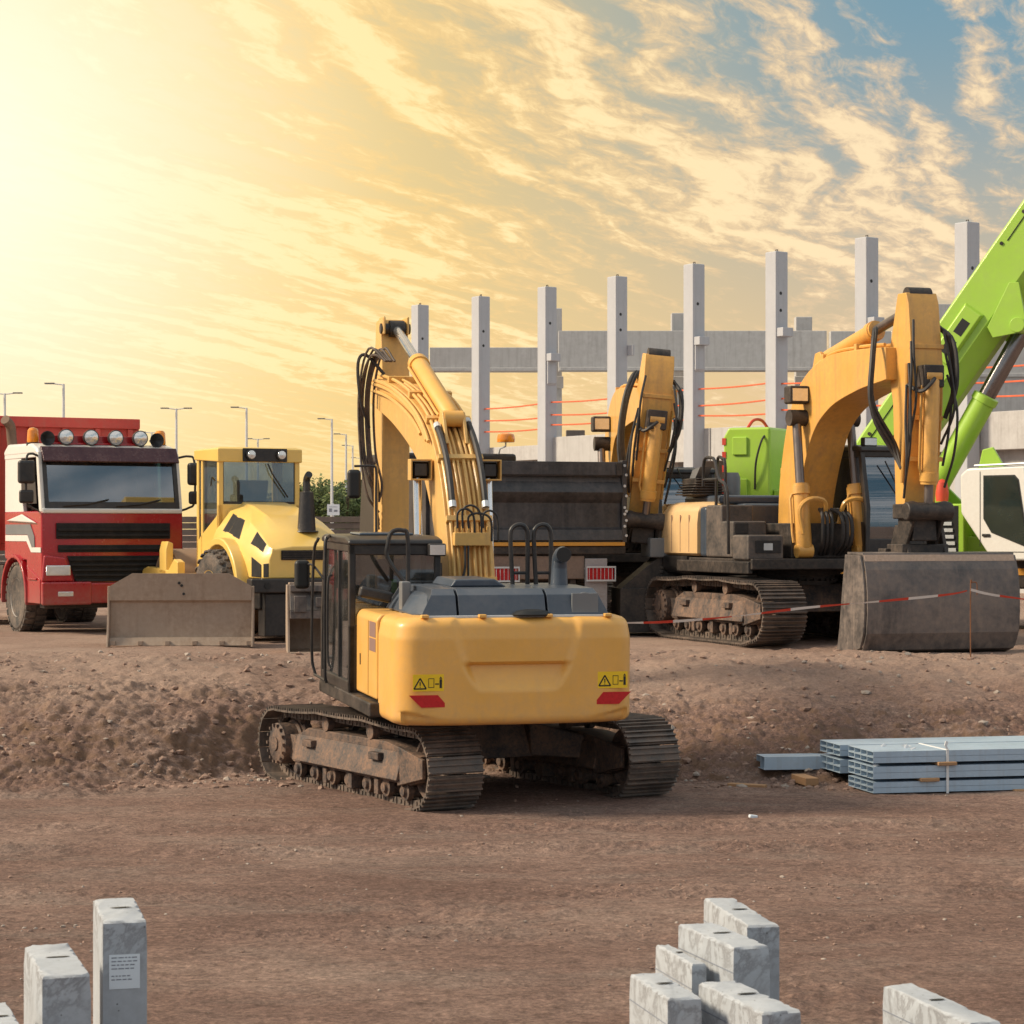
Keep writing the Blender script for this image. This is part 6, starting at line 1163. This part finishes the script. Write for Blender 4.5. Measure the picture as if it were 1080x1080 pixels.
r = empty("white_strap", (XF, Y0, zg), BY); tag(r, "white plastic strap wrapped upright round the steel stack, its loose end sticking up", "strap"); xs = .85; q = MB(); t = .006
q.box(xs, xs + .03, -.016, -.010, .0, .482); q.box(xs, xs + .03, -.016, .8, .478, .484); q.loft([[(xs, -.01, .488), (xs + .03, -.01, .488), (xs + .03, .0, .493), (xs, .0, .493)], [(xs - .02, -.01, .53), (xs + .01, -.01, .52), (xs + .01, .0, .525), (xs - .02, .0, .535)], [(xs + .0, .0, .58), (xs + .03, .0, .57), (xs + .03, .01, .57), (xs + .0, .01, .58)]]); build(q, "band", STRAP, r)
for (xa, za, lab, n) in ((.15, .475, "torn white plastic scraps on the top steel layer", 6), (-.02, .31, "torn white plastic scraps at the open ends of the middle layer", 3)):
    rnd = random.Random(n); q = MB(); 
    for k in range(n): x_ = xa + rnd.uniform(0, .5); y_ = rnd.uniform(0, .6); q.add([(x_, y_, za), (x_ + rnd.uniform(.03, .10), y_ + .05, za + .01), (x_ + rnd.uniform(.02, .1), y_ + .06, za + rnd.uniform(.02, .06)), (x_ - .01, y_ + .02, za + .02)], [(0, 1, 2, 3)])
    o = build(q, "plastic_scraps", STRAP); o.location = (XF, Y0, zg); o.rotation_euler = (0, 0, R(BY)); tag(o, lab, "plastic scraps", kind="stuff")
o = build(MB().box(0, .09, 0, .05, 0, .035), "paper_scrap", PAPER, None, .01); p = at(791, 862, 23.0); o.location = (p.x, p.y, gz(p.x, p.y)); o.rotation_euler = (0, R(8), R(20)); tag(o, "small white scrap lying on the ground left of the steel stack", "litter")

# ================================================================== barrier tape
def tape():
    d = 32.3; P0 = [(585, 657), (640, 657), (700, 656), (775, 650), (850, 641), (930, 634), (1000, 627), (1024, 622)]; P1 = [(1024, 622), (1045, 627), (1080, 632), (1130, 640)]
    post_x = (1024 - 540) * d / F
    r = empty("barrier_tape", (0, d, EYE)); tag(r, "red and white barrier tape strung low across the bank in front of the machines", "barrier tape")
    for P_ in (P0, P1):
        pts = crom([((x - 540) * d / F, 0, (560 - y) * d / F) for x, y in P_], 8); acc = 0
        L_ = [0];
        for i in range(1, len(pts)): L_.append(L_[-1] + (pts[i] - pts[i - 1]).length)
        for col, name in ((0, "white_tape"), (1, "red_bands")):
            q = MB(); n = int(L_[-1] / .06)
            for k in range(n):
                if (int(k * .06 / .42) % 2) != col: continue
                def ev(s):
                    for i in range(1, len(pts)):
                        if L_[i] >= s: return pts[i - 1].lerp(pts[i], (s - L_[i - 1]) / (L_[i] - L_[i - 1]))
                    return pts[-1]
                a = ev(k * .06); b = ev((k + 1) * .06); tw = .5 + .4 * math.sin(k * .23); h1 = .019 * (.35 + .65 * abs(math.cos(k * .11))); h2 = .019 * (.35 + .65 * abs(math.cos((k + 1) * .11)))
                q.add([a + Vector((0, .01, -h1)), b + Vector((0, .01, -h2)), b + Vector((0, -.01, h2)), a + Vector((0, -.01, h1))], [(0, 1, 2, 3)])
            build(q, name, STRAP if col == 0 else ORED, r)
    for px, lab in ((1024, "thin rusty rebar stake with a hooked top holding the tape before the wide bucket"), (585, "thin rusty rebar stake holding the tape behind the near excavator")):
        x = (px - 540) * d / F; g = gz(x, d + .02); o = build(MB().tube(crom([(0, 0, -.3), (0, 0, 1.0), (.02, 0, 1.07), (.06, 0, 1.08), (.09, 0, 1.05), (.09, 0, .9)], 4), .009, 6), "rebar_stake", mat("rusty rebar", (.20, .085, .04), .8, .2, .3, (.3, .15, .08), 9, .001)); o.location = (x, d + .02, g); tag(o, lab, "stake")
tape()

# ================================================================== precast posts in the foreground
def mottled():
    mt = mat("mottled precast post concrete", (.42, .45, .49), .75, 0, .30, (.24, .24, .25), 2.4, .004, .12)
    nt = mt.node_tree; N = nt.nodes.new; L = nt.links.new; b = nt.nodes['Principled BSDF']; src = b.inputs['Base Color'].links[0].from_socket
    tc = N('ShaderNodeTexCoord'); n = N('ShaderNodeTexNoise'); n.inputs['Scale'].default_value = 3.2; n.inputs['Detail'].default_value = 9; n.inputs['Roughness'].default_value = .68; n.inputs['Distortion'].default_value = .5; L(tc.outputs['Object'], n.inputs['Vector'])
    band = _ramp(nt, n.outputs[0], [(.435, (0, 0, 0, 1)), (.48, (.62, .62, .62, 1)), (.50, (.45, .45, .45, 1)), (.55, (0, 0, 0, 1))])   # crazed damp veins
    sp = N('ShaderNodeSeparateXYZ'); L(tc.outputs['Object'], sp.inputs[0]); mr = N('ShaderNodeMapRange'); L(sp.outputs[2], mr.inputs[0]); mr.inputs[1].default_value = -.42; mr.inputs[2].default_value = -.02
    mr2 = N('ShaderNodeMapRange'); L(sp.outputs[2], mr2.inputs[0]); mr2.inputs[1].default_value = -.012; mr2.inputs[2].default_value = -.002; mr2.inputs[3].default_value = 1; mr2.inputs[4].default_value = .12
    m1 = N('ShaderNodeMath'); m1.operation = 'MULTIPLY'; L(band, m1.inputs[0]); L(mr.outputs[0], m1.inputs[1]); m2 = N('ShaderNodeMath'); m2.operation = 'MULTIPLY'; L(m1.outputs[0], m2.inputs[0]); L(mr2.outputs[0], m2.inputs[1])
    mx = N('ShaderNodeMix'); mx.data_type = 'RGBA'; L(m2.outputs[0], mx.inputs[0]); L(src, mx.inputs[6]); mx.inputs[7].default_value = (.13, .12, .12, 1); 
    vo = N('ShaderNodeTexVoronoi'); vo.inputs['Scale'].default_value = 22; L(tc.outputs['Object'], vo.inputs['Vector']); vs = N('ShaderNodeSeparateColor'); L(vo.outputs['Color'], vs.inputs[0])
    g1 = N('ShaderNodeMath'); g1.operation = 'GREATER_THAN'; L(vs.outputs[0], g1.inputs[0]); g1.inputs[1].default_value = .84; hl = N('ShaderNodeMath'); hl.operation = 'MULTIPLY'; L(_ramp(nt, vo.outputs['Distance'], [(.06, (1, 1, 1, 1)), (.13, (0, 0, 0, 1))]), hl.inputs[0]); L(g1.outputs[0], hl.inputs[1])
    m3 = N('ShaderNodeMix'); m3.data_type = 'RGBA'; L(hl.outputs[0], m3.inputs[0]); L(mx.outputs[2], m3.inputs[6]); m3.inputs[7].default_value = (.09, .09, .09, 1); L(m3.outputs[2], b.inputs['Base Color']); return mt
MOT = mottled()
def post(bl, br, fr, d, label, tall=0, sticker=False, groove=True):
    """bl, br, fr = photo pixels of the back-left, back-right and front-right top corners; d = distance of the front"""
    # the top height follows from the front distance; the back distance from the same height
    z = EYE - (fr[1] - 560) * d / F; db = (EYE - z) * F / (bl[1] - 560)
    B0 = Vector(((bl[0] - 540) * db / F, db)); B1 = Vector(((br[0] - 540) * db / F, db)); F1 = Vector(((fr[0] - 540) * d / F, d)); w = (B1 - B0).length; Lv = F1 - B1; Lg = Lv.length; v = Lv / Lg; u = Vector((-v.y, v.x)); u = u if u.x > 0 else -u
    r = empty("precast_post", (B1.x, B1.y, z)); tag(r, label, "concrete post", "precast concrete posts standing in the yard")
    w *= .96; H = z - gz(B1.x, B1.y) + .25; ox = -u * w
    def Pt(a, b, zz): p = u * (a - w) + v * b; return (p.x, p.y, zz)
    s = .008; q = MB()
    rj = random.Random(int(bl[0]) + 99)
    def ring(i, zz, j=0.):
        c_ = [(i, i), (w - i, i), (w - i, Lg - i), (i, Lg - i)]; out = []
        for k in range(4):
            A_, B_ = c_[k], c_[(k + 1) % 4]; n_ = 6 if k % 2 == 0 else 20
            for t in range(n_):
                a_ = A_[0] + (B_[0] - A_[0]) * t / n_; b_ = A_[1] + (B_[1] - A_[1]) * t / n_; g_ = j * (rj.random() ** 4 * 2.4); out.append(Pt(a_ + (w / 2 - a_) / w * 2 * g_, b_ + (Lg / 2 - b_) / Lg * 2 * g_, zz - rj.random() * j * .3))
        return out
    q.loft([ring(0, -H), ring(0, -.10), ring(0, -s * 1.6, .005), ring(s, 0, .012)]); body = build(q, "shaft", MOT, r)
    q = MB(); cx, cy = w * .55, Lg * .45; n = 14; q.add([Pt(cx + w * .26 * math.cos(2 * math.pi * k / n), cy + .016 * math.sin(2 * math.pi * k / n), .0025) for k in range(n)], [tuple(range(n))]); build(q, "lifting_slot", INK, r)
    if groove: q = MB(); q.add([Pt(-.003, .0, -.125), Pt(-.003, Lg, -.125), Pt(-.003, Lg, -.131), Pt(-.003, .0, -.131)], [(0, 1, 2, 3)]); build(q, "casting_line", PRINT, r)
    if sticker:
        a0, a1, z0, z1 = w * .14, w * .84, -.355, -.175; y_ = Lg + .003; q = MB(); q.add([Pt(a0, y_, z0), Pt(a1, y_, z0), Pt(a1, y_, z1), Pt(a0, y_, z1)], [(0, 1, 2, 3)]); st = build(q, "paper_label", PAPER, r); q = MB(); rnd = random.Random(2)
        for row in range(7):
            if row == 4: continue
            zz = z1 - .014 - row * .019; x = a0 + .012
            while x < a1 - .03:
                l = rnd.uniform(.010, .030); q.add([Pt(x, y_ + .001, zz - .006), Pt(min(x + l, a1 - .01), y_ + .001, zz - .006), Pt(min(x + l, a1 - .01), y_ + .001, zz), Pt(x, y_ + .001, zz)], [(0, 1, 2, 3)]); x += l + .006
                if row > 3 and x > a0 + .10: break
        build(q, "label_print", PRINT, st)
    return r
post((97, 946), (142, 946), (155, 970), 11.9, "tall slim concrete post at the left carrying a white printed label", sticker=True, groove=False)
post((24, 994), (73, 993), (96, 1027), 11.2, "shorter concrete post left of the labelled one with dark cracks below its top", groove=False)
post((-30, 1056), (8, 1056), (28, 1090), 10.7, "lowest concrete post in the bottom left corner, mostly out of frame", groove=False)
post((740, 946), (774, 946), (822, 975), 12.1, "rearmost concrete post of the right hand cluster, behind the highest one")
post((711, 972), (752, 972), (812, 997), 11.5, "concrete post with a cracked end in the middle of the right cluster")
post((690, 995), (706, 995), (745, 1016), 11.6, "narrow concrete post mostly hidden behind its neighbours in the cluster")
post((661, 1025), (698, 1025), (740, 1051), 10.9, "concrete post at the left front of the right hand cluster")
post((732, 1033), (776, 1033), (845, 1065), 10.6, "front concrete post of the right hand cluster cut by the picture bottom")
post((927, 1036), (962, 1036), (1056, 1077), 10.5, "lone concrete post to the right of the cluster in the foreground")
